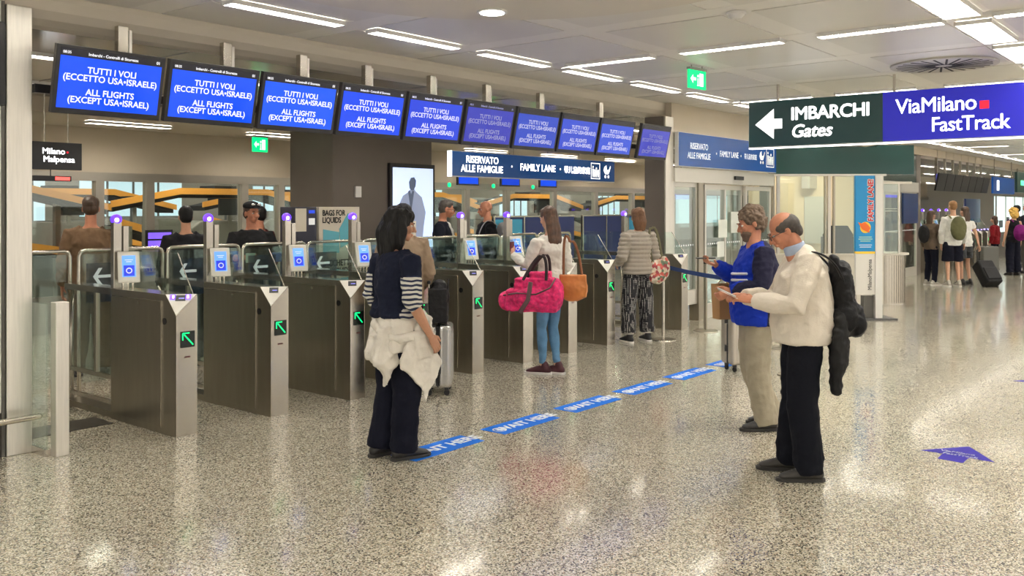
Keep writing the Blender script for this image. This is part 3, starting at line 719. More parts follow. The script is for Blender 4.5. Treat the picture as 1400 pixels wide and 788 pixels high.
MB().prism([(1.1,.80),(1.55,.80),(1.6,1.2),(1.5,1.36),(1.2,1.36),(1.08,1.2)],'y',.55,.65,BLACKM).build('chair_back',bt)
lb=MB(); lb.box((.3,.5,2.56),(1.5,.9,2.598),mat('booth_lamp',(1,1,1),.5,emit=(1,.86,.62),es=16)); lb.build('ceiling_lamp',bt)
# rounded right end: corrugated drum, glass showcase, fascia return
cx,cy=Wb+.16,.35
dr=MB(); n=48
for k in range(n):
    a=2*PI*k/n; dr.box((-.008,-.34,.02),(.008,-.325,.86),STEEL,M=Matrix.Translation((cx,cy,0))@Matrix.Rotation(a,4,'Z'))
dr.cyl((cx,cy,.0),.328,.86,STEEL,n=40); dr.build('ribbed_drum',bt)
MB().cyl((cx,cy,.86),.40,.03,BW,n=48).build('round_counter',bt)
MB().box((cx-.25,cy-.28,2.27),(cx+.40,cy+.4,2.78),GRN,M=Matrix.Translation((0,0,0))).build('fascia_return',bt)
MB().box((cx-.26,cy-.34,2.10),(cx+.34,cy+.4,2.14),BW).build('showcase_top',bt)
for x in (-.2,.12): MB().box((cx+x,cy-.30,.89),(cx+x+.03,cy-.27,2.10),ALU).build('showcase_post',bt)
for z in (1.25,1.62,1.66): MB().box((cx-.18,cy-.25,z),(cx+.12,cy+.1,z+.015),BW).build('shelf',bt)
MB().box((cx-.17,cy-.29,.89),(cx+.12,cy-.284,2.10),GLASS).build('showcase_glass',bt)

# ------------------------------------------------------------------ totem
t0=atcam(1171,13.7)
tt=thing('info_totem','blue and white upright family lane totem on a flat base plate, before the booth','totem',(t0.x,t0.y,0),brz+R(6))
MB().box((-.08,-.06,0),(.62,.34,.025),mat('totem_base',(.10,.10,.10),.4,.4)).build('base_plate',tt,bevel=.004)
MB().box((.14,.05,.025),(.29,.15,.36),DARKG).build('dark_plinth',tt)
MB().box((.30,.0,.025),(.41,.12,2.17),mat('totem_post',(.75,.74,.70),.4,.2)).build('side_post',tt,bevel=.004)
MB().box((0,.02,.38),(.30,.07,1.0),mat('totem_white',(.75,.73,.68),.4)).build('white_panel',tt)
bp=MB().box((0,.02,1.03),(.30,.07,2.17),mat('totem_blue',(.01,.27,.62),.35)).build('blue_panel',tt)
MB().box((0,.015,.995),(.30,.07,1.03),mat('totem_yellow',(.85,.55,.05),.4)).build('yellow_stripe',tt)
REDM=mat('red_letter',(.75,.02,.04),.5); WHM=mat('plain_white_letter',(.85,.85,.85),.5)
text('FAMILY LANE!',.118,WHM,bp,frame((.235,.0175,1.80),(0,0,1),(-1,0,0)),bold=.012,ext=.001,sx=.86)
text('FAMILY LANE!',.118,REDM,bp,frame((.235,.0150,1.80),(0,0,1),(-1,0,0)),bold=.003,ext=.001,sx=.86)
f=MB(); f.cyl((0,0,0),.085,.004,mat('totem_yellow'),n=20,M=Matrix.Translation((.15,.02,1.39))@Matrix.Rotation(PI/2,4,'X'))
f.prism([(.06,1.42),(.03,1.47),(.09,1.45),(.14,1.47),(.19,1.43),(.23,1.38),(.20,1.34),(.22,1.31),(.16,1.33),(.10,1.36)],'y',.012,.016,mat('orange_splash',(.8,.15,.02),.5)); f.build('round_emblem',tt)
for k,(z,w) in enumerate(((1.24,.20),(1.21,.22),(1.18,.16),(1.12,.2),(1.09,.18))): MB().box((.15-w/2,.016,z),(.15+w/2,.019,z+.012),mat('pale_text',(.45,.7,.45) if k<3 else (.6,.75,.85),.6) if k<3 else mat('pale_text_blue',(.6,.75,.85),.6)).build('printed_line',bp)
text('MilanoMalpensa',.085,BLACK,tt,frame((.22,.018,.68),(0,0,1),(-1,0,0)),bold=.0005,ext=.001,sx=.85)

# ------------------------------------------------------------------ belt posts
def stanchion(x,y,m,label,z=.97):
    t=thing('belt_post',label,'belt post',(x,y,0))
    MB().cyl((0,0,0),.17,.012,m,n=36,r2=.165).build('base',t,bevel=.0); MB().cyl((0,0,.012),.09,.012,m,n=30,r2=.03).build('collar',t)
    MB().cyl((0,0,.02),.021,z-.06,m,n=16).build('pole',t,smooth=False); MB().cyl((0,0,z-.05),.032,.06,BLACK,n=18).build('head',t)
    return t
def belt(a,b,m,label,w=.05):
    a=Vector(a); b=Vector(b); d=(b-a).normalized(); pts=[]
    mb=MB(); N=12; vs=[]; nn=Vector((-d.y,d.x,0))*.0015
    for i in range(N+1):
        t=i/N; p=a.lerp(b,t)+Vector((0,0,-.05*4*t*(1-t)))
        vs+= [p+nn+Vector((0,0,w/2)),p-nn+Vector((0,0,w/2)),p-nn-Vector((0,0,w/2)),p+nn-Vector((0,0,w/2))]
    fs=[]
    for i in range(N):
        for k in range(4): fs.append((i*4+k,i*4+(k+1)%4,i*4+4+(k+1)%4,i*4+4+k))
    fs+=[(3,2,1,0),(N*4,N*4+1,N*4+2,N*4+3)]
    mb.add(vs,fs,m); return tag(mb.build('barrier_belt'),label,'barrier belt')
stanchion(10.28,5.86,STEEL,'slim steel belt post beside the puffer-jacket woman'); stanchion(11.37,5.82,DSTEEL,'dark belt post in front of the glass doors')
stanchion(8.95,3.60,STEEL,'belt post behind the man in the cream sweater'); stanchion(10.55,4.40,DSTEEL,'farther belt post behind the man in the cream sweater')
belt((10.28,5.83,.94),(8.96,3.64,.94),mat('blue_belt',(.012,.04,.16),.7),'dark blue retractable belt stretched behind the two men'); belt((11.36,5.79,.945),(10.56,4.44,.945),mat('green_belt',(.02,.10,.045),.7),'dark green retractable belt in front of the glass doors')

# ------------------------------------------------------------------ floor stickers
SB=mat('sticker_blue',(.002,.145,.66),.6,spec=.15)
SW=mat('sticker_white',(.80,.84,.88),.5)
sx0=[4.33,5.26,6.19,7.10,8.02,8.94]
slab=['nearest, at the dark-haired woman\'s foot','second from the woman\'s foot','third from the woman\'s foot','fourth from the woman\'s foot','fifth from the woman\'s foot','last, beside the beige suitcase']
st0=None
for i,x in enumerate(sx0):
    if st0 is None:
        st0=thing('floor_sticker','x','floor sticker',(0,0,0),0,'blue wait here floor stickers')
        MB().box((0,0,.0005),(.70,.245,.002),SB).build('vinyl',st0)
        text('WAIT HERE',.135,SW,st0,frame((.42,.122,.0025),(1,0,0),(0,1,0)),bold=.005,ext=.0004)
        p=MB(); n=20
        for k in range(n):
            a=2*PI*k/n; p.box((.045,-.008,.002),(.056,.008,.0032),SW,M=Matrix.Translation((.085,.122,0))@Matrix.Rotation(a,4,'Z'))
        p.box((.07,.09,.002),(.10,.155,.0032),SW); p.box((.06,.115,.002),(.11,.13,.0032),SW); p.build('hand_symbol',st0); o=st0
    else: o=copy_tree(st0)
    o.location=(x,4.34,0); o['label']='blue wait here strip on the floor, '+slab[i]
fa=thing('floor_arrow_sticker','dark violet-blue arrow sticker with white words on the floor at right','floor sticker',(0,0,0))
VB=mat('sticker_violet',(.03,.02,.30),.6,spec=.15)
MB().prism([(7.07,1.57),(6.75,1.81),(6.76,1.665),(6.60,1.66),(6.59,1.50),(6.75,1.50),(6.74,1.34)],'z',.0005,.002,VB).build('vinyl',fa)
text('ViaMilano',.062,SW,fa,frame((6.84,1.59,.0025),(0,-1,0),(1,0,0)),bold=.001,ext=.0004,sx=.9); text('FastTrack',.062,SW,fa,frame((6.775,1.56,.0025),(0,-1,0),(1,0,0)),bold=.001,ext=.0004,sx=.9)
fa2=thing('floor_arrow_sticker','part of a second violet arrow sticker at the right picture edge','floor sticker',(3.26,.02,0))
MB().prism([(7.07,1.57),(6.75,1.81),(6.76,1.665),(6.60,1.66),(6.59,1.50),(6.75,1.50),(6.74,1.34)],'z',.0005,.002,VB).build('vinyl',fa2)

# ================================================================== INNER AREA
# glazed front at the back: mullions and panes
k=0
for x in (4.2,6.25,7.0,8.6,9.3,10.2,11.4,12.6,13.9,15.2,16.9,18.6,20.3,22.0,24,26,28,30,32,34,36):
    struct(MB().box((x-.06,12.44,0),(x+.06,12.56,2.06),mat('beam_metal')).build('trim_%d'%(k+3))); k+=1
xsM=[2,4.2,6.25,7.0,8.6,9.3,10.2,11.4,12.6,13.9,15.2,16.9,18.6,20.3,22.0,24,26,28,30,32,34,36]
for i in range(len(xsM)-1):
    struct(MB().box((xsM[i]+.06,12.49,.05),(xsM[i+1]-.06,12.51,2.06),GLASS).build('window_%d'%(i+1)))
struct(MB().box((-8,12.46,0),(48,12.54,.5),mat('low_wall',(.16,.145,.12),.5)).build('wall_back_lower'))
# lit bluish windows on the far wall
LB=mat('far_window_glow',(.5,.6,.65),.5,emit=(.40,.58,.68),es=.9)
for i,(x,w,z0,z1) in enumerate(((5.6,1.1,1.1,2.3),(7.3,1.0,1.2,2.35),(9.0,2.3,1.5,2.3),(13.2,1.2,1.6,2.2),(18.6,1.2,1.4,2.2),(22.5,1.4,1.3,2.1),(28,1.6,1.3,2.1),(34,5,1.0,2.2))):
    t=thing('far_lit_window','pale blue lit window in the security hall wall, %s'%('far left','second from left','behind the first gates','behind the column','behind the middle gates','behind the puffer-jacket woman','farther right','at the right picture edge')[i],'lit window',(x,18.76,z0))
    MB().box((0,0,0),(w,.03,z1-z0),LB).build('panel',t)
    for q in range(1,4): MB().box((w*q/4-.02,-.02,0),(w*q/4+.02,0,z1-z0),DARKG).build('glazing_bar',t)
# security scanners
ORG=mat('orange_edge_glow',(.75,.33,.05),.35,emit=(.8,.33,.05),es=.25); GRY=mat('machine_grey',(.30,.285,.25),.45)  # orange rails given a faint glow for the light they reflect
TRAYG=mat('return_tray',(.30,.28,.25),.5)
def scanner(x,y,label,rz=0,flip=1):
    t=thing('baggage_scanner',label,'scanner',(x,y,0),rz,'baggage scanners behind the glass')
    MB().prism([(-.9,0),(.9,0),(.9,1.25),(.6,1.45),(-.6,1.45),(-.9,1.25)],'y',-.45,.45,GRY).build('housing',t,bevel=.03)
    MB().box((-.92,-.3,.72),(.92,.3,1.2),BLACKM).build('tunnel',t)
    b=MB(); b.prism([(-2.1,1.72),(-.9,1.96),(.9,1.96),(2.1,1.66),(2.1,1.58),(.9,1.86),(-.9,1.86),(-2.1,1.62)],'y',-.30,.30,BLACKM); b.prism([(-2.05,1.40),(-.85,1.05),(-.85,.98),(-2.05,1.33)],'y',-.42,.42,BLACKM); b.prism([(.85,1.05),(2.05,.85),(2.05,.78),(.85,.98)],'y',-.42,.42,BLACKM); b.build('roller_belt',t)
    b=MB(); b.prism([(-2.15,1.80),(-.9,2.03),(.9,2.03),(2.15,1.74),(2.15,1.64),(.9,1.92),(-.9,1.92),(-2.15,1.69)],'y',-.34,-.31,ORG); b.prism([(-2.1,1.52),(-.85,1.16),(-.85,1.04),(-2.1,1.40)],'y',-.47,-.43,ORG); b.prism([(.85,1.16),(2.1,.96),(2.1,.84),(.85,1.04)],'y',-.47,-.43,ORG); b.build('orange_side_rail',t)
    for xx in (-1.4,1.4): MB().box((xx,-.05,.95),(xx+.08,.05,1.80),GRY).build('return_support',t)
    for q in range(5): MB().box((-1.7+q*.75,-.28,1.78+.10*(2-abs(q-2))),(-1.25+q*.75,.2,1.88+.10*(2-abs(q-2))),TRAYG if q%2 else BLACKM).build('tray',t)
    for xx in (-1.9,-1.2,1.2,1.9): MB().box((xx,-.4,0),(xx+.06,.4,1.0),GRY).build('leg',t)
    MB().box((-.25,-.5,1.55),(.25,-.46,1.85),BLACK).build('operator_screen',t); MB().box((-.03,-.46,1.4),(.03,-.42,1.6),GRY).build('screen_post',t)
    return t
for i,(x,y) in enumerate(((5.2,14.6),(9.6,14.8),(14.2,14.6),(18.8,14.8),(23.4,14.7),(7.6,16.7),(12.6,16.9),(17.2,16.8))):
    scanner(x,y,'grey baggage scanner with orange side rails behind the glass, %s'%('far left','second from left','behind the bald man','behind the young woman','behind the puffer-jacket woman','rear row left','rear row middle','rear row right')[i])
# stacked trays
TR=mat('tray_grey',(.36,.34,.30),.5)
for i,(x,y,n) in enumerate(((6.6,13.0,7),(7.5,13.1,8),(8.1,13.0,6),(10.9,13.1,6),(15.5,13.2,7))):
    for q in range(n):
        tme_=MB().box((0,0,0),(.42,.5,.02),TR).box((0,0,.02),(.42,.02,.09),TR).box((0,.48,.02),(.42,.5,.09),TR).box((0,0,.02),(.02,.5,.09),TR).box((.40,0,.02),(.42,.5,.09),TR) if q==0 else None
        if tme_: mm=tme_.mesh('tray')
        o=bpy.data.objects.new('security_tray',mm); COL.objects.link(o); o.location=(x,y,.75+.095*q)
        tag(o,'grey security tray in the %s stack behind the glass, %s'%(('leftmost','second','third','fourth','fifth')[i],'bottom of stack' if q==0 else ('top of stack' if q==n-1 else 'inside the stack')),'tray','stacked security trays %s'%('far left','left','middle','right','far right')[i])
    o=MB().box((x-.05,y-.03,0),(x+.47,y+.53,.745),GRY).build('tray_trolley'); tag(o,'grey trolley under the %s tray stack'%('leftmost','second','third','fourth','fifth')[i],'trolley')
# navy partitions at middle/right with posters
NV=mat('navy_partition',(.012,.025,.12),.35); CYN=mat('cyan_poster',(.03,.25,.42),.4)
def partition(x0,x1,y,label,z0=.3,z1=1.50):
    t=thing('partition_panel',label,'partition',(x0,y,0))
    MB().box((0,0,z0),(x1-x0,.03,z1),NV).build('navy_board',t)
    MB().box((0,-.01,z1),(x1-x0,.04,z1+.03),STEEL).build('top_rail',t)
    for q in range(0,int((x1-x0)/.9)+1):
        xx=min(q*.9,x1-x0-.04); MB().box((xx,-.01,0),(xx+.04,.04,z1),STEEL).build('post',t)
    return t
p=partition(13.0,15.6,11.0,'navy board partition behind the middle gates with cyan posters')
MB().box((.05,-.006,.95),(.85,-.002,1.46),CYN).build('poster',p); MB().box((1.0,-.006,.4),(1.8,-.002,.85),CYN).build('poster',p)
p=partition(15.9,19.6,11.0,'navy board partition behind the puffer-jacket woman with a cyan notice')
MB().box((1.6,-.006,.9),(2.1,-.002,1.46),CYN).build('poster',p)
for i,x in enumerate((13.0,14.3,15.6)):
    t=thing('lane_display','small blue lane display under the inner beam, %s'%('left','middle','right')[i],'screen',(x,11.9,2.12))
    MB().box((0,0,0),(.62,.04,.26),BLACK).build('casing',t); MB().box((.03,-.004,.03),(.59,0,.23),mat('small_blue_display')).build('display',t)
    MB().cyl((0,0,0),.04,.02,GREENL,n=12,M=Matrix.Translation((-.25,.0,.0))@Matrix.Rotation(PI/2,4,'X')).build('green_lamp',t)
    MB().tube([(.3,.02,.26),(.3,.02,.86)],.01,BLACK,n=6).build('hanger',t)
# small black title screen top left
t=thing('title_screen','small black hanging screen with white airport name, upper left','screen',(4.50,10.5,2.12))
MB().box((0,0,0),(.56,.05,.31),BLACK).build('casing',t,bevel=.003)
text('Milano',.095,LETTER,t,frame((.24,-.003,.205),(1,0,0),(0,0,1)),bold=.001,ext=.001); text('Malpensa',.095,LETTER,t,frame((.30,-.003,.115),(1,0,0),(0,0,1)),bold=.001,ext=.001); MB().box((.385,-.004,.19),(.405,-.001,.21),REDDOT).build('red_square',t)
for x in (.15,.41): MB().tube([(x,.025,.31),(x,.025,.86)],.006,STEEL,n=6).build('hanger',t)
t=thing('signal_lamp','small black bar with a red signal light under the title screen','signal',(4.52,10.5,1.99))
MB().box((0,0,0),(.42,.04,.06),BLACK).build('bar',t); MB().box((.24,-.006,.012),(.40,0,.048),mat('red_signal',(1,.02,.02),.3,emit=(1,.05,.04),es=4)).build('red_light',t); MB().tube([(.2,.03,.06),(.2,.03,.13)],.006,BLACK,n=6).build('stem',t)
# violet small display seen between the gates
t=thing('violet_display','two-line violet display behind the first lane','display',(5.35,9.6,1.22))
MB().box((0,0,0),(.32,.03,.22),BLACK).build('casing',t)
for z in (.03,.12): MB().box((.02,-.004,z),(.30,0,z+.07),mat('violet_bar',(.2,.1,.8),.4,emit=(.22,.12,.95),es=.8)).build('violet_bar',t)
MB().box((.14,.0,-1.22),(.18,.03,0),GRY).build('post',t)
# inner desks
for i,(x,w) in enumerate(((4.7,1.4),(6.3,.5),(8.6,1.3),(10.3,1.6))):
    yy=.40 if i<2 else 0; o=MB().box((x,9.15+yy,0),(x+w,9.45+yy,.98),GRY).box((x-.03,9.12+yy,.98),(x+w+.03,9.48+yy,1.02),STEEL).build('inspection_desk'); tag(o,'grey steel inspection desk behind the gates, %s'%('behind the first lane','behind the second lane','by the man in glasses','by the bald man')[i],'desk')
# bags-for-liquids dispenser
t=thing('liquids_bag_dispenser','tall cream dispenser printed with blue bags and black lettering, left of the brown column','dispenser',(7.29,9.0,0))
CRM=mat('cream_board',(.66,.60,.50),.6); INK=mat('ink_black',(.02,.02,.02),.6); BAGB=mat('printed_bag_blue',(.12,.42,.52),.5)
MB().box((0,0,0),(.66,.35,1.70),CRM).build('body',t,bevel=.005)
def TD_(b,x,z,sz): text(b,sz,INK,t,frame((x,-.003,z),(1,0,0),(0,0,1)),align='LEFT',bold=.0025,ext=.001,sx=.8)
TD_('BAGS FOR',.05,1.62,.10); TD_('LIQUIDS',.05,1.53,.10); TD_('SACCHETTI',.05,.99,.11); TD_('PER LIQUIDI',.05,.89,.10)
pb=MB(); pb.prism([(.06,1.12),(.32,1.12),(.32,1.38),(.06,1.42)],'y',-.004,-.001,BAGB); pb.build('printed_bag',t); pb=MB(); pb.prism([(.34,1.18),(.50,1.24),(.60,1.50),(.46,1.62),(.32,1.42)],'y',-.005,-.001,BAGB); pb.build('printed_bag',t); pb=MB()
pb.prism([(.05,.62),(.25,.62),(.25,.80),(.05,.80)],'y',-.004,-.001,BAGB); pb.build('printed_bag',t); pb=MB(); pb.prism([(.35,.62),(.58,.62),(.58,.80),(.35,.80)],'y',-.004,-.001,BAGB); pb.build('printed_bag',t)
t=thing('dark_dispenser','narrow dark vending column with small display, left of the cream dispenser','dispenser',(6.93,9.0,0))
MB().box((0,0,0),(.32,.30,1.70),mat('vending_dark',(.03,.03,.05),.4)).build('body',t,bevel=.005); MB().box((.0,-.006,1.40),(.16,0,1.68),CRM).build('notice',t); MB().box((.20,-.006,1.48),(.29,0,1.56),LETTERD).build('display',t); MB().box((.20,-.006,1.62),(.29,0,1.66),mat('small_blue_display')).build('blue_light',t)

# ================================================================== FAR RIGHT GROUP
fx0=25.35
def far_monitor(i):
    t=thing('flight_screen','far angled screen over the second gate group, %s from its left end'%('first','second','third','fourth','fifth','sixth','seventh')[i],'screen',(fx0+.84*i+.4,6.42,2.12),0,'flight screens of the far gate group')
    tilt=Matrix.Rotation(R(12),4,'X')
    MB().box((-.4,0,0),(.4,.045,.47),BLACK,M=tilt).build('casing',t)
    c=[(.03,.03,.16),(.02,.06,.10),(.02,.07,.12),(.02,.08,.13),(.04,.09,.22),(.05,.07,.28),(.08,.10,.30)][i]
    MB().box((-.37,-.004,.03),(.37,0,.44),mat('far_screen_%d'%i,(.01,.02,.05),.2,emit=c,es=2.0)).build('display',t)
    MB().box((-.02,.06,.2),(.04,.12,1.09),STEEL).build('ceiling_pole',t)
for i in range(7): far_monitor(i)
t=thing('family_lane_sign','far dark blue hanging sign right of the far screens','sign',(31.5,6.3,2.12))
MB().box((0,0,0),(3.2,.06,.52),SIGNB).build('face',t); MB().box((.5,-.01,.1),(.8,0,.42),LETTER).build('white_symbol',t)
for x in (.3,2.9): MB().box((x,.02,.52),(x+.03,.05,1.09),STEEL).build('hanger',t)
t=thing('violet_sign','bright violet lit sign under the far screens','sign',(28.0,8.4,1.98))
MB().box((0,0,0),(3.2,.08,.24),mat('violet_sign_face',(.03,.02,.5),.3,emit=(.04,.02,.85),es=1.2)).build('face',t); MB().box((.4,-.01,.09),(2.6,0,.15),mat('violet_letter',(.3,.3,1),.3,emit=(.2,.2,1),es=1)).build('lettering_bar',t); MB().box((.2,.03,.24),(.24,.06,1.0),STEEL).build('hanger',t); MB().box((3.0,.03,.24),(3.04,.06,1.0),STEEL).build('hanger',t)
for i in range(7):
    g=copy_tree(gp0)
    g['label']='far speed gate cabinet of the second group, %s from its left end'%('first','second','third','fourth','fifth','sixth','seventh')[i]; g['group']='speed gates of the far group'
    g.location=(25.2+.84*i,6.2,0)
o=MB().box((31.3,9.6,0),(34.6,10.4,2.985),COLM).build('brown_column'); tag(o,'far brown column behind the second gate group','column')
o=MB().box((24.05,6.55,0),(24.45,7.0,3.0),COLM).build('brown_column'); tag(o,'slim brown column left of the far screens','column')
struct(MB().box((16.9,6.55,2.30),(24.1,6.65,3.2),mat('upper_glazing_dark',(.035,.055,.05),.12)).build('wall_upper_right'))
struct(MB().box((16.9,6.5,2.05),(24.1,6.66,2.30),ALU).build('trim_40'))
struct(MB().box((16.9,6.48,3.0),(48,6.60,3.2),BEIGE).build('trim_41'))
for i,x in enumerate((17.6,18.9,20.2,21.5,22.8)):
    doorleaf(x,1.26,0,2.05,'framed glass panel between booth and far gates, %s from the booth'%('first','second','third','fourth','fifth')[i],6.56)
o=MB().box((22.55,6.42,1.30),(23.75,6.46,2.02),NAVY).build('blue_poster'); tag(o,'dark blue poster on the glazing behind the man with the khaki backpack','poster')
t=thing('green_sign','dark green overhead sign with a glowing green symbol, far right','sign',(35.2,6.3,2.2))
MB().box((0,0,0),(4,.08,.7),mat('far_green_sign',(.02,.06,.05),.3)).build('face',t); MB().box((.6,-.01,.25),(1.6,0,.42),mat('green_glow',(.1,.6,.3),.3,emit=(.1,.9,.4),es=1.4)).build('lit_symbol',t)
for x in (.2,3.7): MB().box((x,.02,.7),(x+.05,.06,.82),STEEL).build('hanger',t)
t=thing('lit_shopfront','bright pale glazed shopfront far down the hall at the right picture edge','shopfront',(33.5,6.62,0))
MB().box((0,0,0),(9,.1,.85),DARKG).build('plinth',t); MB().box((0,.02,.85),(9,.06,2.05),mat('shop_glow',(.6,.7,.7),.4,emit=(.62,.78,.78),es=1.1)).build('lit_window',t)
for q in range(7): MB().box((q*1.5-.03,-.02,.85),(q*1.5+.03,.02,2.05),ALU).build('mullion',t)
for q in range(8): MB().box((.5+q*1.05,-.01,1.0),(1.0+q*1.05,.015,1.25+.1*(q%3)),mat('shop_goods',(.08,.10,.12),.6)).build('stacked_goods',t)
t=thing('navy_panel','navy wall panel between far brown column and lit shopfront','panel',(30.7,6.9,1.2)); MB().box((0,0,0),(1.9,.05,.75),NAVY).build('board',t); MB().box((.1,.05,-1.2),(.16,.1,.75),STEEL).build('post',t); MB().box((1.7,.05,-1.2),(1.76,.1,.75),STEEL).build('post',t)
t=thing('striped_ramp_guard','low yellow and black striped guard on the floor at far right','guard',(32.2,5.4,0),R(0))
for q in range(8): MB().box((q*.22,0,0),(q*.22+.22,.5,.32),mat('hazard_yellow',(.65,.5,.08),.5) if q%2 else BLACKM,M=None).build('stripe',t)

# ================================================================== PEOPLE
def skin(n,c): return mat('skin_%s'%n,c,.5,var=.06,vs=30)
def cloth(n,c=(.1,.1,.1),r=.85,var=.10,vs=12,bump=.25,bs=90): return mat('cloth_'+n,c,r,var=var,vs=vs,bump=bump,bs=bs,spec=.18)
def wrinkle(amp,scale,zs=1.0,seed=0,fold=None):
    amp*=1.25
    o=Vector((seed*3.1,seed*1.7,seed*.9))
    def f(co):
        p=Vector((co.x*scale,co.y*scale,co.z*scale*zs))+o
        v=noise.noise(p)*.5+noise.noise(p*2.3)*.25+(.35-abs(noise.noise(Vector((p.x*1.1+p.z*.6,p.y*1.1,p.z*1.3))+Vector((5,5,5)))))*1.3+(.3-abs(noise.noise(p*2.6+Vector((9,1,4)))))*.55
        a=amp
        if fold:
            for (zc,w,k) in fold:
                a+=k*math.exp(-((co.z-zc)/w)**2)
        return a*(v-.10)
    return f
DEF=dict(pelvis=(0,0,.95),waist=(0,.0,1.10),chest=(0,.0,1.30),neck=(0,-.01,1.465),head=(0,.015,1.635),
  hip_l=(-.09,0,.90),hip_r=(.09,0,.90),knee_l=(-.10,.02,.49),knee_r=(.10,.02,.49),ank_l=(-.11,-.02,.085),ank_r=(.11,-.02,.085),
  sh_l=(-.180,-.005,1.385),sh_r=(.180,-.005,1.385),el_l=(-.245,-.03,1.12),el_r=(.245,-.03,1.12),wr_l=(-.255,.04,.875),wr_r=(.255,.04,.875))
def hand(mb,m,wr,d,n,thumb,curl=.5,sc=1.0,spread=0):
    """wrist, direction, palm normal (fingers curl toward it), thumb side"""
    d=Vector(d).normalized(); n=Vector(n); n=(n-d*n.dot(d)).normalized(); s=d.cross(n); 
    if s.dot(Vector(thumb))<0: s=-s
    wr=Vector(wr)
    mb.tube([wr-d*.03*sc,wr+d*.005,wr+d*.045*sc,wr+d*.088*sc],[(.024*sc,.018*sc),(.026*sc,.017*sc),(.038*sc,.015*sc),(.038*sc,.012*sc)],m,n=10,ref=s)
    for off,L in ((.029,.072),(.010,.080),(-.010,.075),(-.028,.060)):
        p=wr+d*.088*sc+s*off*sc; dd=d+s*off*spread*6; dd.normalize(); pts=[p-dd*.015*sc,p]; a=0
        for q,fr in enumerate((.42,.32,.26)):
            a+=curl*(.7+.3*q)
            v=dd*math.cos(a)+n*math.sin(a); p=p+v*L*fr*sc; pts.append(p)
        mb.tube(pts,[.0095*sc,.0095*sc,.0088*sc,.0080*sc,.0068*sc],m,n=7,ref=s)
    p=wr+d*.022*sc+s*.026*sc; v1=(d*.65+s*.75+n*.25).normalized(); v2=(d*.9+s*.25+n*(.3+curl*.3)).normalized()
    mb.tube([p-v1*.012*sc,p,p+v1*.036*sc,p+v1*.036*sc+v2*.030*sc,p+v1*.036*sc+v2*.054*sc],[.013*sc,.014*sc,.0115*sc,.010*sc,.008*sc],m,n=8,ref=n)
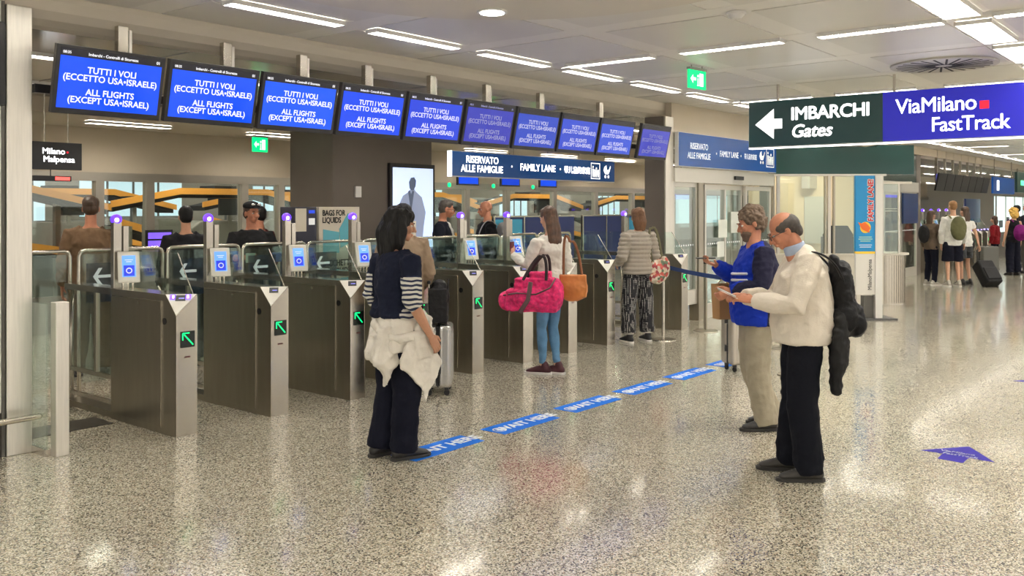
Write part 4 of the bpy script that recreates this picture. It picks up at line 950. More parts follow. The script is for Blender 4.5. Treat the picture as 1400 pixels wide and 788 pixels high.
def person(label,loc,heading,H=1.70,J=None,skinm=None,girth=1.0,belly=0,fem=False,top=None,bottom=None,shoe=None,hair=None,hairm=None,vox=.010,head_yaw=0,head_pitch=0,hands=None,glasses=False,beard=None,seed=1,group=None,lower=True,vest=None):
    j={k:Vector(v) for k,v in DEF.items()}
    if J:
        for k,v in J.items(): j[k]=Vector(v)
    t=thing('person',label,'person',loc,R(heading-90),group); k=H/1.75; t.scale=(k,k,k)
    m=skinm; g=girth
    b=MB()
    cw=.150 if fem else .165; ww=.118 if fem else .140; hw=.160 if fem else .155
    pv,wa,ch,nk,hd=j['pelvis'],j['waist'],j['chest'],j['neck'],j['head']
    shm=(j['sh_l']+j['sh_r'])/2
    cl=.86 if bottom else 1; ct=.93 if top else 1
    torso=[pv+Vector((0,0,-.035)),pv+Vector((0,0,.02)),(pv+wa)/2,wa,(wa+ch)/2,ch,shm+Vector((0,0,.00)),shm.lerp(nk,.55),nk]
    tr=[(hw*g*.70,.070*g),(hw*g,.112*g),(hw*g*.93,(.105+belly*.5)*g),(ww*g,(.092+belly)*g),((ww+cw)/2*g,(.100+belly*.7)*g),(cw*g,(.112+belly*.2)*g),(cw*g*.95,.075*g),(.100*g,.056*g),(.062,.058)]
    tr=[(p*(cl if q<2 else ct),r*(cl if q<2 else ct)) if q<7 else (p,r) for q,(p,r) in enumerate(tr)]
    b.tube(torso,tr,m,n=18)
    for sd in 'lr':
        sh,el,wr=j['sh_'+sd],j['el_'+sd],j['wr_'+sd]
        b.tube([shm.lerp(sh,.5)+Vector((0,0,.008)),sh,sh.lerp(el,.35),el,el.lerp(wr,.3),wr],[.055*g,.052*g,.046*g,.036*g,.037*g,.023],m,n=10)
        hp,kn,an=j['hip_'+sd],j['knee_'+sd],j['ank_'+sd]
        b.tube([hp,hp.lerp(kn,.3),kn,kn.lerp(an,.3),kn.lerp(an,.6),an],[.078*g*cl,.072*g*cl,.050*g*cl,.052*g*cl,.042*g*cl,.030],m,n=12)
        f=Vector((an.x*.25 if False else (an.x)*.12,1,0)); f=Vector((.06 if sd=='r' else -.06,1,0)).normalized()
        if J and 'toe_'+sd in J: f=Vector(J['toe_'+sd]).normalized()
        j['f_'+sd]=f
        b.tube([an+Vector((0,0,-.02))-f*.03,an+f*.05+Vector((0,0,-.04)),an+f*.13+Vector((0,0,-.06))],[(.03,.03),(.036,.03),(.034,.018)],m,n=10)
    # neck and head
    HM=Matrix.Translation(hd)@Matrix.Rotation(R(head_yaw),4,'Z')@Matrix.Rotation(R(-head_pitch),4,'X')
    hm3=HM.to_3x3()
    b.tube([nk+Vector((0,0,-.03)),nk+Vector((0,0,.03)),HM@Vector((0,-.02,-.05))],[.062,.054,.052],m,n=12)
    def E(c,r,rot=None): 
        rr=hm3 @ (rot if rot else Matrix.Identity(3)); b.ell(HM@Vector(c),r,m,rot=rr)
    E((0,-.012,.035),(.073,.092,.082)); E((0,.028,-.012),(.060,.062,.080)); E((0,.045,-.060),(.042,.042,.038)); E((0,.062,-.088),(.020,.018,.016))
    E((0,.088,.020),(.045,.014,.010)); E((-.034,.066,-.025),(.020,.02,.024)); E((.034,.066,-.025),(.020,.02,.024))
    b.tube([HM@Vector((0,.088,.012)),HM@Vector((0,.102,-.010)),HM@Vector((0,.112,-.030))],[.009,.011,.0135],m,n=8)
    E((-.013,.098,-.034),(.009,.011,.008)); E((.013,.098,-.034),(.009,.011,.008))
    E((0,.092,-.056),(.022,.010,.006)); E((0,.089,-.068),(.019,.010,.0065))
    for sx in (-1,1):
        E((sx*.074,-.008,-.008),(.008,.019,.031),Matrix.Rotation(sx*.25,3,'Z'))
    body=remeshed('body',b,vox*.62 if vox<.012 else vox,smooth=3,parent=t)
    # hands on the same mesh
    hb=MB()
    for sd in 'lr':
        hs=(hands or {}).get(sd,{})
        el,wr=j['el_'+sd],j['wr_'+sd]; d=Vector(hs.get('d',wr-el)); n=Vector(hs.get('n',(1,0,0) if sd=='l' else (-1,0,0)))
        if abs(d.normalized().dot(n.normalized()))>.95: n=Vector((0,1,.2))
        hand(hb,m,wr,d,n,hs.get('t',(0,1,0)),curl=hs.get('curl',.35),sc=1.0 if not fem else .92)
    tmp=remeshed('tmp',hb,.0045 if vox<.012 else .007,smooth=1); join_mesh(body,tmp.data); 
    me=body.data; me.polygons.foreach_set('use_smooth',[True]*len(me.polygons)); bpy.data.objects.remove(tmp,do_unlink=True)
    # eyes
    ey=MB(); EW=mat('eye_white',(.75,.72,.68),.3); EI=mat('iris_dark',(.02,.012,.008),.2)
    for sx in (-1,1):
        ey.ell(HM@Vector((sx*.031,.079,.004)),(.0125,.011,.0075),EW,rot=hm3,nu=12,nv=8); ey.ell(HM@Vector((sx*.031,.0875,.004)),(.0055,.004,.0055),EI,rot=hm3,nu=10,nv=6)
    ey.build('eyes',t,smooth=True)
    br=MB()
    for sx in (-1,1): br.ell(HM@Vector((sx*.033,.095,.024)),(.021,.006,.0045),hairm or EI,rot=hm3@Matrix.Rotation(-sx*.1,3,'Y'),nu=10,nv=6)
    br.build('eyebrows',t,smooth=True)
    if glasses:
        gm=MB(); 
        for sx in (-1,1):
            gm.tube([HM@Vector((sx*.033+.023*math.cos(a*PI/6),.106,.002+.017*math.sin(a*PI/6))) for a in range(13)],.0022,BLACK,n=5)
            gm.tube([HM@Vector((sx*.056,.104,.006)),HM@Vector((sx*.078,.02,.006)),HM@Vector((sx*.078,-.02,-.002))],.002,BLACK,n=5)
        gm.tube([HM@Vector((-.01,.107,.006)),HM@Vector((.01,.107,.006))],.002,BLACK,n=5); gm.build('glasses',t)
    # hair
    if hair:
        h=MB(); hx=hairm
        def HE(c,r): h.ell(HM@Vector(c),r,hx,rot=hm3)
        amp,sc_=.004,38
        if hair=='short':
            HE((0,-.022,.050),(.081,.094,.082)); HE((0,-.045,.0),(.074,.068,.072)); HE((0,.035,.085),(.058,.045,.035))
        elif hair=='thin':          # bald crown with fringe
            HE((0,-.052,.020),(.079,.066,.070)); HE((-.036,-.022,.030),(.046,.082,.048)); HE((.036,-.022,.030),(.046,.082,.048)); HE((0,-.075,-.03),(.058,.035,.05)); amp=.003
        elif hair=='curly':
            HE((0,-.025,.055),(.096,.105,.092)); HE((0,-.06,-.01),(.085,.07,.085)); amp,sc_=.016,30
        elif hair=='longblack':
            HE((0,-.02,.050),(.094,.108,.090)); HE((0,.055,.075),(.070,.045,.036))
            h.tube([HM@Vector((0,-.05,.03)),HM@Vector((0,-.07,-.05)),HM@Vector((0,-.075,-.13)),HM@Vector((0,-.085,-.20))],[(.098,.07),(.108,.075),(.112,.062),(.092,.040)],hx,n=16)
            for sx in (-1,1): h.tube([HM@Vector((sx*.075,.0,.05)),HM@Vector((sx*.088,.005,-.03)),HM@Vector((sx*.085,.0,-.12)),HM@Vector((sx*.08,.0,-.18))],[.03,.036,.034,.018],hx,n=10)
            amp,sc_=.018,24
        elif hair=='straight':      # shoulder-length, falling down the back
            HE((0,-.02,.048),(.083,.098,.084)); HE((0,.04,.080),(.06,.045,.034))
            h.tube([HM@Vector((0,-.045,.02)),HM@Vector((0,-.062,-.06)),HM@Vector((0,-.072,-.15)),HM@Vector((0,-.072,-.25)),HM@Vector((0,-.068,-.30))],[(.082,.062),(.086,.052),(.092,.040),(.088,.028),(.060,.012)],hx,n=16)
            amp,sc_=.005,30
        elif hair=='bob':
            HE((0,-.02,.048),(.090,.102,.086)); h.tube([HM@Vector((0,-.04,.02)),HM@Vector((0,-.06,-.06)),HM@Vector((0,-.06,-.15))],[(.094,.072),(.100,.066),(.082,.042)],hx,n=16); amp,sc_=.012,24
        elif hair=='bigcurl':
            HE((0,-.02,.050),(.115,.115,.100)); HE((0,-.06,-.05),(.120,.085,.10)); amp,sc_=.022,22
        def dz(co,seed=seed):
            p=Vector((co.x*sc_,co.y*sc_,co.z*sc_*(.22 if hair in('straight','longblack','bob','short','thin') else 1)))+Vector((seed,0,0))
            return amp*(noise.noise(p)+.5*noise.noise(p*2.2))
        remeshed('hair',h,vox*.62 if vox<.012 else vox,smooth=2,disp=dz,parent=t)
    if beard:
        h=MB(); h.ell(HM@Vector((0,.058,-.072)),(.052,.048,.040),beard,rot=hm3); h.ell(HM@Vector((0,.07,-.105)),(.036,.034,.032),beard,rot=hm3); remeshed('beard',h,.008,smooth=1,disp=lambda co: .006*noise.noise(co*60),parent=t)
    # top
    if top:
        tm=top['m']; off=top.get('off',.016); c=MB(); hz=top.get('hem',.90); bl=top.get('loose',0)
        tp=[Vector((pv.x,pv.y,hz)),Vector((pv.x,pv.y,max(hz+.02,pv.z+.02))),wa,(wa+ch)/2,ch,shm+Vector((0,0,.003)),shm.lerp(nk,.52)+Vector((0,0,.004)),nk+Vector((0,0,-.012))]
        rr=[(hw*g+off+bl*.3+.010,.115*g+off+belly*.6+bl*.3),(hw*g+off+bl*.5+.008,.115*g+off+belly*.8+bl*.5+.008),(ww*g+off+bl+.01,(.095+belly)*g+off+bl),((ww+cw)/2*g+off+bl*.6,(.103+belly*.75)*g+off+bl*.5),(cw*g+off,(.114+belly*.3)*g+off),(cw*g*.95+off,.080*g+off),(.117*g+off,.068*g+off),(.066+off*.5,.064+off*.5)]
        c.tube(tp,rr,tm,n=20,caps=False)
        sl=top.get('sleeve',1.0)
        for sd in 'lr':
            sh,el,wr=j['sh_'+sd],j['el_'+sd],j['wr_'+sd]; ao=top.get('armoff',off*.9)
            if sl>=1: pts=[shm.lerp(sh,.5)+Vector((0,0,.012)),sh,sh.lerp(el,.4),el,el.lerp(wr,.5),el.lerp(wr,.97)]; r_=[.056*g+ao,.054*g+ao,.048*g+ao,.042*g+ao,.038*g+ao,.028+ao*.8]
            elif sl>=.5: e2=el.lerp(wr,(sl-.5)*1.2); pts=[shm.lerp(sh,.5)+Vector((0,0,.012)),sh,sh.lerp(el,.5),el,e2]; r_=[.056*g+ao,.054*g+ao,.050*g+ao,.042*g+ao,.040*g+ao]
            elif sl>0: pts=[shm.lerp(sh,.5)+Vector((0,0,.012)),sh,sh.lerp(el,sl*1.6)]; r_=[.056*g+ao,.055*g+ao,.052*g+ao]
            else: pts=None
            if pts: c.tube(pts,r_,tm,n=12,caps=False)
        ms=[tm]; mf=None
        if top.get('m2'):
            ms=[tm,top['m2']]; mf=top['fn'](j)
        nm_=top.get('name','shirt')
        if top.get('quilt'):
            wf=wrinkle(.003,9,1,seed); q=top['quilt']
            df=lambda co: wf(co)+.014*abs(math.sin(co.z*PI/q))-.006
        else: df=wrinkle(top.get('wr',.010),top.get('ws',9),1.1,seed,fold=[(wa.z-.05,.08,.006)])
        remeshed(nm_,c,vox,smooth=3,disp=df,parent=t,mats=ms,matfn=mf)
    if bottom:
        bm_=bottom['m']; off=bottom.get('off',.016); c=MB(); az=bottom.get('end',.075); wl=bottom.get('wide',.0)
        c.tube([pv+Vector((0,0,-.09)),pv+Vector((0,0,-.02)),pv+Vector((0,0,.06))],[(hw*g*.85+off*.6,.10*g+off*.6),(hw*g+off*.5,.112*g+off*.5+belly*.15),(hw*g*.90+off*.2,(.100+belly*.3)*g+off*.2)],bm_,n=20,caps=False)
        for sd in 'lr':
            hp,kn,an=j['hip_'+sd],j['knee_'+sd],j['ank_'+sd]
            if az<.4:
                e=an.copy(); e.z=az
                pts=[hp+Vector((0,0,.02)),hp.lerp(kn,.35),kn,kn.lerp(e,.35),kn.lerp(e,.75),e]; w=wl
                r_=[.080*g+off,.076*g+off+w*.3,.055*g+off+w*.7,.056*g+off+w*.6,.046*g+off+w*.85,.038*g+off+w]
            else:
                e=hp.lerp(kn,min(1.0,(hp.z-az)/(hp.z-kn.z))); pts=[hp+Vector((0,0,.02)),hp.lerp(e,.5),e]; r_=[.080*g+off,.082*g+off+wl*.5,.074*g+off+wl]
            c.tube(pts,r_,bm_,n=14,caps=False)
        remeshed(bottom.get('name','trousers'),c,vox,smooth=3,disp=wrinkle(bottom.get('wr',.007),7,.9,seed+3,fold=[(j['knee_l'].z,.10,.005),(.14,.08,.010),(.84,.05,.004)]),parent=t)
    if shoe and lower:
        sm_=shoe['m']; so=shoe.get('sole',BLACKM)
        for sd in 'lr':
            an,f=j['ank_'+sd],j['f_'+sd]; base=Vector((an.x,an.y,0)); lift=an.z-.085; s2=Vector((f.y,-f.x,0))
            c=MB(); zt=Vector((0,0,1))
            L=shoe.get('len',1.0)
            c.tube([base-f*.055+zt*(.045+lift),base-f*.01+zt*(.055+lift),base+f*.07*L+zt*(.048+lift),base+f*.13*L+zt*(.037+lift),base+f*.175*L+zt*(.030+lift)],[(.036,.040),(.040,.050),(.043,.036),(.046,.026),(.036,.018)],sm_,n=14,ref=s2)
            c.tube([base-f*.03+zt*(.05+lift),base-f*.02+zt*(.10+lift)],[.043,.042],sm_,n=12)
            shp=remeshed('shoe',c,max(.006,vox*.7),smooth=2,parent=t)
            c=MB(); P=[]
            for u,w in ((-.095,.018),(-.07,.036),(0,.038),(.07*L,.043),(.13*L,.047),(.185*L,.036),(.212*L,.014)): P.append((base+f*u,w))
            top_=[p+s2*w for p,w in P]+[p-s2*w for p,w in reversed(P)]
            c.add([q+zt*(lift+.000) for q in top_]+[q+zt*(lift+.024) for q in top_],[tuple(range(len(top_)-1,-1,-1)),tuple(range(len(top_),2*len(top_)))]+[(q,(q+1)%len(top_),len(top_)+(q+1)%len(top_),len(top_)+q) for q in range(len(top_))],so); c.build('sole',shp,bevel=.004)
            if shoe.get('laces') and vox<.012:
                lc=MB()
                for q in range(4):
                    u=.045+q*.022; lc.tube([base+f*u+s2*.022+zt*(lift+.088-q*.009),base+f*u+zt*(lift+.096-q*.009),base+f*u-s2*.022+zt*(lift+.088-q*.009)],.003,shoe['laces'],n=5)
                lc.build('laces',shp)
    t['_j']=0
    del t['_j']
    return t,j,HM,k
def world(t,k,p):
    a=t.rotation_euler[2]; c,s=math.cos(a),math.sin(a); return Vector((t.location[0]+k*(p[0]*c-p[1]*s),t.location[1]+k*(p[0]*s+p[1]*c),t.location[2]+k*p[2]))
def bag(name,label,cat,pieces,m,loc,rz,vox=.010,wr=.006,straps=(),strapm=None,extra=None,hgt=0,sr=.010,flat=True):
    """soft bag from a list of ('e',c,r) and ('t',pts,r) pieces; straps are tube point lists"""
    t=thing(name,label,cat,loc,rz)
    b=MB()
    for p in pieces:
        if p[0]=='e': b.ell(p[1],p[2],m,nu=20,nv=14)
        elif p[0]=='b': b.box(p[1],p[2],m)
        else: b.tube(p[1],p[2],m,n=16)
    remeshed('bag_body',b,vox,smooth=5,disp=wrinkle(wr,11,1,len(label)),parent=t)
    for s in straps:
        MB().tube(s,[(sr*1.6,sr*.45)]*len(s) if flat else sr,strapm or m,n=8).build('strap',t,smooth=True)
    return t
def arc(a,b,c,n=10):
    a,b,c=Vector(a),Vector(b),Vector(c); return [a*(1-t)**2+b*2*t*(1-t)+c*t*t for t in [i/n for i in range(n+1)]]
def suitcase(label,loc,rz,w,d,h,m,handle=True,name='suitcase',cat='suitcase',ribs=True,tilt=0):
    t=thing(name,label,cat,loc,rz); t.rotation_euler=(tilt,0,rz)
    for k,(a,b) in enumerate(((-d/2,-.006),(.006,d/2))):
        s=MB(); s.box((-w/2,a,.07),(w/2,b,h),m); sh=s.build('shell',t,bevel=.035,seg=4)
        if ribs:
            for q in range(5):
                x=-w/2+w*(q+.8)/5.6; y=a if k==0 else b
                MB().box((x-.012,y-.004,.12),(x+.012,y+.004,h-.06),m).build('rib',sh,bevel=.003)
    MB().box((-w/2+.004,-.008,.08),(w/2-.004,.008,h-.008),BLACKM).build('zip_seam',t,bevel=.01)
    for sx in (-1,1):
        for z in (.20,h-.17): MB().box((sx*(w/2)-.006,-.03,z),(sx*(w/2)+.006,.03,z+.07),BLACK).build('latch',t,bevel=.008)
        for sy in (-1,1):
            c=(sx*(w/2-.05),sy*(d/2-.045))
            MB().box((c[0]-.018,c[1]-.018,.045),(c[0]+.018,c[1]+.018,.08),BLACK).build('caster',t,bevel=.006)
            MB().cyl((0,0,0),.026,.02,BLACKM,n=16,M=Matrix.Translation((c[0]-.01,c[1],.026))@Matrix.Rotation(PI/2,4,'Y')).build('wheel',t)
    MB().tube(arc((-.07,0,h-.004),(0,0,h+.06),(.07,0,h-.004),8),.009,BLACK,n=8).build('top_handle',t,smooth=True)
    if handle:
        hm=MB(); 
        for x in (-.08,.08): hm.tube([(x,d/2-.04,h-.03),(x,d/2-.04,h+.38)],.008,RAIL,n=8)
        hm.build('pull_rod',t); MB().box((-.10,d/2-.055,h+.37),(.10,d/2-.025,h+.40),BLACK).build('pull_grip',t,bevel=.008)
    return t

SK1=skin('tan',(.46,.235,.145)); SK2=skin('fair',(.60,.34,.23)); SK3=skin('ruddy',(.52,.22,.13))
BK=mat('hair_black',(.006,.0055,.006),.55,spec=.3); BR=mat('hair_brown',(.055,.028,.014),.45,var=.3,vs=30,stretch=(6,6,1)); BRL=mat('hair_chestnut',(.14,.062,.025),.45,var=.4,vs=30,stretch=(6,6,1))
GRH=mat('hair_dark_grey',(.065,.055,.048),.6,var=.3,vs=60); BLO=mat('hair_blonde',(.62,.38,.08),.6,var=.3,vs=40)
NVY=cloth('navy',(.010,.013,.030)); NVP=cloth('navy_trouser',(.006,.007,.016)); CREAM=cloth('cream',(.76,.69,.59),.85,.05)
SHOEB=mat('shoe_dark',(.022,.02,.02),.45); SOLE=mat('sole_dark',(.03,.028,.026),.7); WHT=mat('white_rubber',(.7,.68,.66),.6)

# ---- 1. woman with the tied jacket
STR=cell_material('striped_sleeve',(.012,.02,.06),(.62,.60,.54),10,.45,'Z')
def fn1(j):
    def f(c):
        for sd in 'lr':
            sh,el,wr=j['sh_'+sd],j['el_'+sd],j['wr_'+sd]
            d=el-sh; u=(c-sh).dot(d)/d.length_squared
            if u>.42 and abs(c.x)>.17: return 1
        return 0
    return f
w1,j1,_,k1=person('woman with black shoulder-length hair, navy striped-sleeve top and pale jacket tied round her waist',(4.33,4.53,0),-10,1.69,
  J=dict(el_r=(.255,-.04,1.11),wr_r=(.275,.10,.87),el_l=(-.235,-.06,1.12),wr_l=(-.16,.12,.98),ank_r=(.09,.00,.085),ank_l=(-.10,-.07,.085),toe_r=(.12,1,0),chest=(0,.01,1.30),head=(0,.03,1.625)),
  skinm=SK1,girth=1.12,fem=True,belly=.02,top=dict(m=NVY,m2=STR,fn=fn1,sleeve=.62,hem=.99,off=.018),bottom=dict(m=NVP,wide=.03,end=.06),shoe=dict(m=SHOEB,sole=SOLE,laces=BLACKM),hair='longblack',hairm=BK,vox=.009,head_yaw=-26,head_pitch=4,seed=2)
PJ=cloth('pale_jacket',(.72,.68,.61),.85,.05)
# tied jacket: belt roll, skirt of body cloth, sleeves hanging
cj=thing('tied_jacket','cream jacket tied by its sleeves round the waist of the black-haired woman','jacket',w1.location,w1.rotation_euler[2]); cj.scale=(k1,k1,k1)
b=MB()
b.tube([(0,0,1.035),(0,0,.97),(0,-.01,.89),(.01,-.02,.80),(.01,-.02,.76)],[(.172,.140),(.190,.152),(.203,.168),(.210,.175),(.208,.170)],PJ,n=28,caps=False)
jk=remeshed('jacket_body',b,.009,smooth=1,disp=wrinkle(.018,10,.5,5),parent=cj)
b=MB()
b.tube([(.02,.165,1.0),(.10,.155,.98),(.17,.11,.96),(.205,.04,.93)],[(.03,.03)]*4,PJ,n=10)
b.tube([(-.02,-.16,.95),(.10,-.17,.88),(.19,-.09,.86),(.225,.04,.88),(.18,.17,.86)],[(.034,.03)]*5,PJ,n=10)
b.tube([(.06,.17,1.0),(.05,.24,.95),(.04,.25,.87)],[(.03,.035),(.035,.03),(.02,.02)],PJ,n=10)
remeshed('knotted_sleeve',b,.009,smooth=1,disp=wrinkle(.010,14,1,3),parent=cj)
b=MB()
b.prism([(-.06,.86),(0.02,.90),(.15,.92),(.235,.67),(.10,.41),(.05,.52),(-.04,.62),(-.12,.66)],'x',.205,.228,PJ)
b.prism([(-.02,.88),(.08,.90),(.13,.72),(.03,.70)],'x',.19,.25,PJ)
remeshed('hanging_panel',b,.009,smooth=2,disp=wrinkle(.016,9,.7,8),parent=cj)
b=MB()
b.prism([(-.08,.95),(-.20,.93),(-.265,.68),(-.20,.64),(-.17,.53),(-.12,.66),(-.05,.70),(-.04,.84)],'x',.10,.150,PJ)
b.prism([(-.12,.92),(-.22,.88),(-.24,.72),(-.14,.66)],'x',-.02,.11,PJ)
remeshed('hanging_panel',b,.009,smooth=2,disp=wrinkle(.020,9,.7,18),parent=cj)

# ---- 2. man in cream sweater
SHIRTB=cloth('blue_white_shirt',(.42,.50,.66))
def fn2(j): return lambda c: 0
m2,j2,HM2,k2=person('balding man in cream sweater and black trousers looking down at papers, in the right foreground',(5.645,2.22,0),124,1.71,
  J=dict(chest=(0,.0,1.30),neck=(0,.045,1.455),head=(0,.115,1.585),el_l=(-.27,.10,1.13),wr_l=(-.10,.33,1.14),el_r=(.26,.12,1.12),wr_r=(.07,.36,1.15),
    ank_l=(-.12,-.02,.085),ank_r=(.12,.06,.085),toe_l=(-.05,1,0)),
  skinm=SK3,girth=1.11,belly=.05,top=dict(m=CREAM,sleeve=1,hem=.865,off=.020,loose=.012,armoff=.024,name='sweater',wr=.009,ws=6),bottom=dict(m=mat('cloth_black_trouser',(.007,.008,.013),.85,bump=.2,bs=90,spec=.15),wide=.028,end=.05),shoe=dict(m=mat('shoe_brownblack',(.035,.032,.028),.5),sole=SOLE,laces=mat('lace_pale',(.4,.38,.34),.7)),
  hair='thin',hairm=GRH,vox=.009,head_yaw=0,head_pitch=30,glasses=True,seed=4,hands=dict(l=dict(d=(.45,.8,.15),n=(.5,-.2,-.8),curl=.55,t=(0,.2,1)),r=dict(d=(-.5,.8,.15),n=(-.3,-.2,-.9),curl=.55,t=(0,.2,1))))
b=MB(); b.tube([j2['neck']+Vector((0,-.01,-.015)),j2['neck']+Vector((0,.012,.042))],[.073,.070],SHIRTB,n=20,caps=False); remeshed('shirt_collar',b,.007,smooth=1,parent=m2)
b=MB(); b.tube([(0,0,.885),(0,0,.935)],[(.205,.200),(.212,.205)],CREAM,n=28); 
pw=world(m2,k2,(-.0,.475,1.17)); pp_=thing('paper_sheets','small white papers held in both hands of the man in the cream sweater','paper',pw,R(122-90+5))
MB().box((-.09,-.05,0),(.09,.05,.003),mat('paper_white',(.8,.8,.78),.6),M=Matrix.Rotation(R(25),4,'X')).build('sheet',pp_); MB().box((-.05,-.06,.006),(.10,.03,.014),mat('paper_white'),M=Matrix.Rotation(R(25),4,'X')@Matrix.Rotation(.3,4,'Z')).build('booklet',pp_)
# backpack on his back (one shoulder) and jacket hanging below
BPM=cloth('black_nylon',(.016,.016,.018),.55,.15)
bk=bag('backpack','black backpack hanging low on the back of the man in the cream sweater','backpack',[('e',(.02,-.255,1.20),(.13,.070,.20)),('e',(.02,-.27,1.04),(.15,.095,.14)),('e',(.02,-.345,1.00),(.12,.055,.11)),('t',[(.0,-.20,1.40),(.02,-.24,1.25)],[(.05,.03),(.11,.05)])],BPM,m2.location,m2.rotation_euler[2],vox=.009,wr=.012,
  straps=[arc((-.10,.02,1.455),(-.13,-.20,1.47),(-.06,-.26,1.18),14),arc((.10,.02,1.455),(.13,-.20,1.47),(.06,-.26,1.18),14)],sr=.016); bk.scale=(k2,k2,k2)
jk2=bag('draped_jacket','black jacket hanging from the backpack behind the man in the cream sweater','jacket',[('t',[(-.02,-.215,1.04),(-.02,-.225,.88),(-.03,-.215,.70)],[(.13,.045),(.15,.055),(.14,.04)]),('t',[(-.10,-.195,.95),(-.11,-.19,.78),(-.12,-.18,.58)],[(.08,.035),(.085,.04),(.07,.03)])],mat('black_fabric_matte',(.012,.012,.013),.9),m2.location,m2.rotation_euler[2],wr=.014); jk2.scale=(k2,k2,k2)

# ---- 3. bearded man in the striped jersey
BLU=cloth('jersey_blue',(.008,.035,.42),.7,.05); JN=cloth('jersey_navy',(.018,.018,.045),.7)
JW=mat('jersey_white',(.75,.77,.8),.7)
def fn3(j):
    def f(c):
        if abs(c.x)>.20 and c.z>1.0: return 1
        return 0 if c.y>-.02 else 1
    return f
m3,j3,_,k3=person('bearded curly-haired man in blue and navy jersey behind the man in cream',(6.68,2.99,0),130,1.70,
  J=dict(neck=(0,.02,1.46),head=(0,.045,1.62),el_l=(-.25,.03,1.13),wr_l=(-.14,.24,1.10),el_r=(.25,.06,1.14),wr_r=(.10,.30,1.28),ank_l=(-.13,-.04,.085),ank_r=(.11,-.16,.085)),
  skinm=SK3,girth=1.10,belly=.04,top=dict(m=BLU,m2=JN,fn=fn3,sleeve=1,hem=.82,off=.032,loose=.025,name='jersey'),bottom=dict(m=cloth('khaki',(.36,.32,.24)),wide=.03,end=.05),shoe=dict(m=SHOEB,sole=SOLE,laces=BLACKM),
  hair='curly',hairm=mat('hair_greybrown',(.16,.11,.075),.7,var=.3,vs=50),beard=mat('beard_greybrown',(.15,.10,.07),.8),vox=.009,head_pitch=18,seed=6,hands=dict(r=dict(d=(-.5,.8,.25),n=(0,-.3,.95),curl=.45,t=(-.2,.0,1)),l=dict(d=(.2,.8,-.5),curl=.7)))
bb=MB(); 
for z in (1.12,1.17,1.22): bb.tube([(-.10,.155,z),(-.19,.115,z+.008),(-.215,.06,z+.016)],[(.003,.009)]*3,JW,n=6,ref=(0,0,1)) if False else bb.tube([(-.02,.20,z),(-.10,.185,z+.004),(-.185,.13,z+.010)],.011,JW,n=6)
bb.build('white_stripe',m3,smooth=True)
pw=world(m3,k3,(.045,.395,1.335)); ph=thing('mobile_phone','dark mobile phone in the hand of the man in the blue jersey','phone',pw,R(48)); MB().box((-.035,-.07,0),(.035,.07,.009),BLACK).build('case',ph,bevel=.003)
s2=suitcase('beige-silver hard suitcase with black seam, standing in front of the man in the jersey',(8.92,4.14,0),R(-32),.40,.24,.66,mat('shell_champagne',(.46,.42,.36),.25,.6),handle=False)
pbm=mat('kraft_paper',(.42,.235,.10),.8,var=.05,vs=6)
kb=thing('paper_bag','brown paper carrier bag held in front of the man in the blue jersey','paper bag',(6.81,3.30,.80),R(-30)); 
b=MB(); b.add([(-.10,-.05,0),(.10,-.05,0),(.10,.05,0),(-.10,.05,0),(-.11,-.06,.28),(.11,-.06,.28),(.11,.06,.28),(-.11,.06,.28)],[(0,3,2,1),(0,1,5,4),(1,2,6,5),(2,3,7,6),(3,0,4,7)],pbm); b.build('paper_body',kb); MB().tube(arc((-.05,-.055,.27),(0,-.05,.36),(.05,-.055,.27),8),.004,pbm,n=6).build('handle',kb); MB().tube(arc((-.05,.055,.27),(0,.05,.36),(.05,.055,.27),8),.004,pbm,n=6).build('handle',kb)

# ---- 4. young woman in white with pink holdall
m4,j4,_,k4=person('young woman in white top and skinny jeans holding out a red passport',(7.46,5.56,0),74,1.70,
  J=dict(el_l=(-.25,.06,1.14),wr_l=(-.26,.30,1.24),el_r=(.22,-.03,1.13),wr_r=(.20,.12,1.02),ank_l=(-.07,.03,.085),ank_r=(.06,-.04,.085),knee_l=(-.07,.05,.49),knee_r=(.07,.04,.49),hip_l=(-.075,0,.90),hip_r=(.075,0,.90),chest=(0,-.01,1.30),head=(0,.03,1.63),toe_l=(-.75,1,0),toe_r=(-.5,1,0)),
  skinm=SK2,girth=.92,fem=True,top=dict(m=cloth('white_knit',(.70,.68,.62),.85,.04),sleeve=1,hem=.98,off=.016,wr=.011),bottom=dict(m=cloth('denim',(.10,.22,.37),.85,.18,10),wide=-.012,end=.11,off=.010,name='jeans',wr=.005),shoe=dict(m=mat('burgundy_sneaker',(.06,.012,.02),.6),sole=WHT,len=.95),hair='straight',hairm=mat('hair_darkchestnut',(.075,.035,.017),.5,var=.5,vs=20),vox=.009,head_yaw=2,head_pitch=10,seed=3,hands=dict(l=dict(d=(.3,.8,.35),n=(.9,0,.2),curl=.6,t=(0,.1,1))))
pw=world(m4,k4,(-.205,.40,1.315)); pt=thing('passport','dark red passport held up by the young woman in white','passport',pw,R(20)); MB().box((-.055,-.006,-.04),(.055,.006,.06),mat('passport_red',(.14,.008,.02),.5)).build('cover',pt,bevel=.002); MB().box((-.05,-.002,.06),(.05,.002,.085),mat('ticket_blue',(.3,.5,.9),.5)).build('ticket',pt)
PK=mat('cloth_pink',(.66,.018,.14),.75,var=.35,vs=28,bump=.35,bs=50)
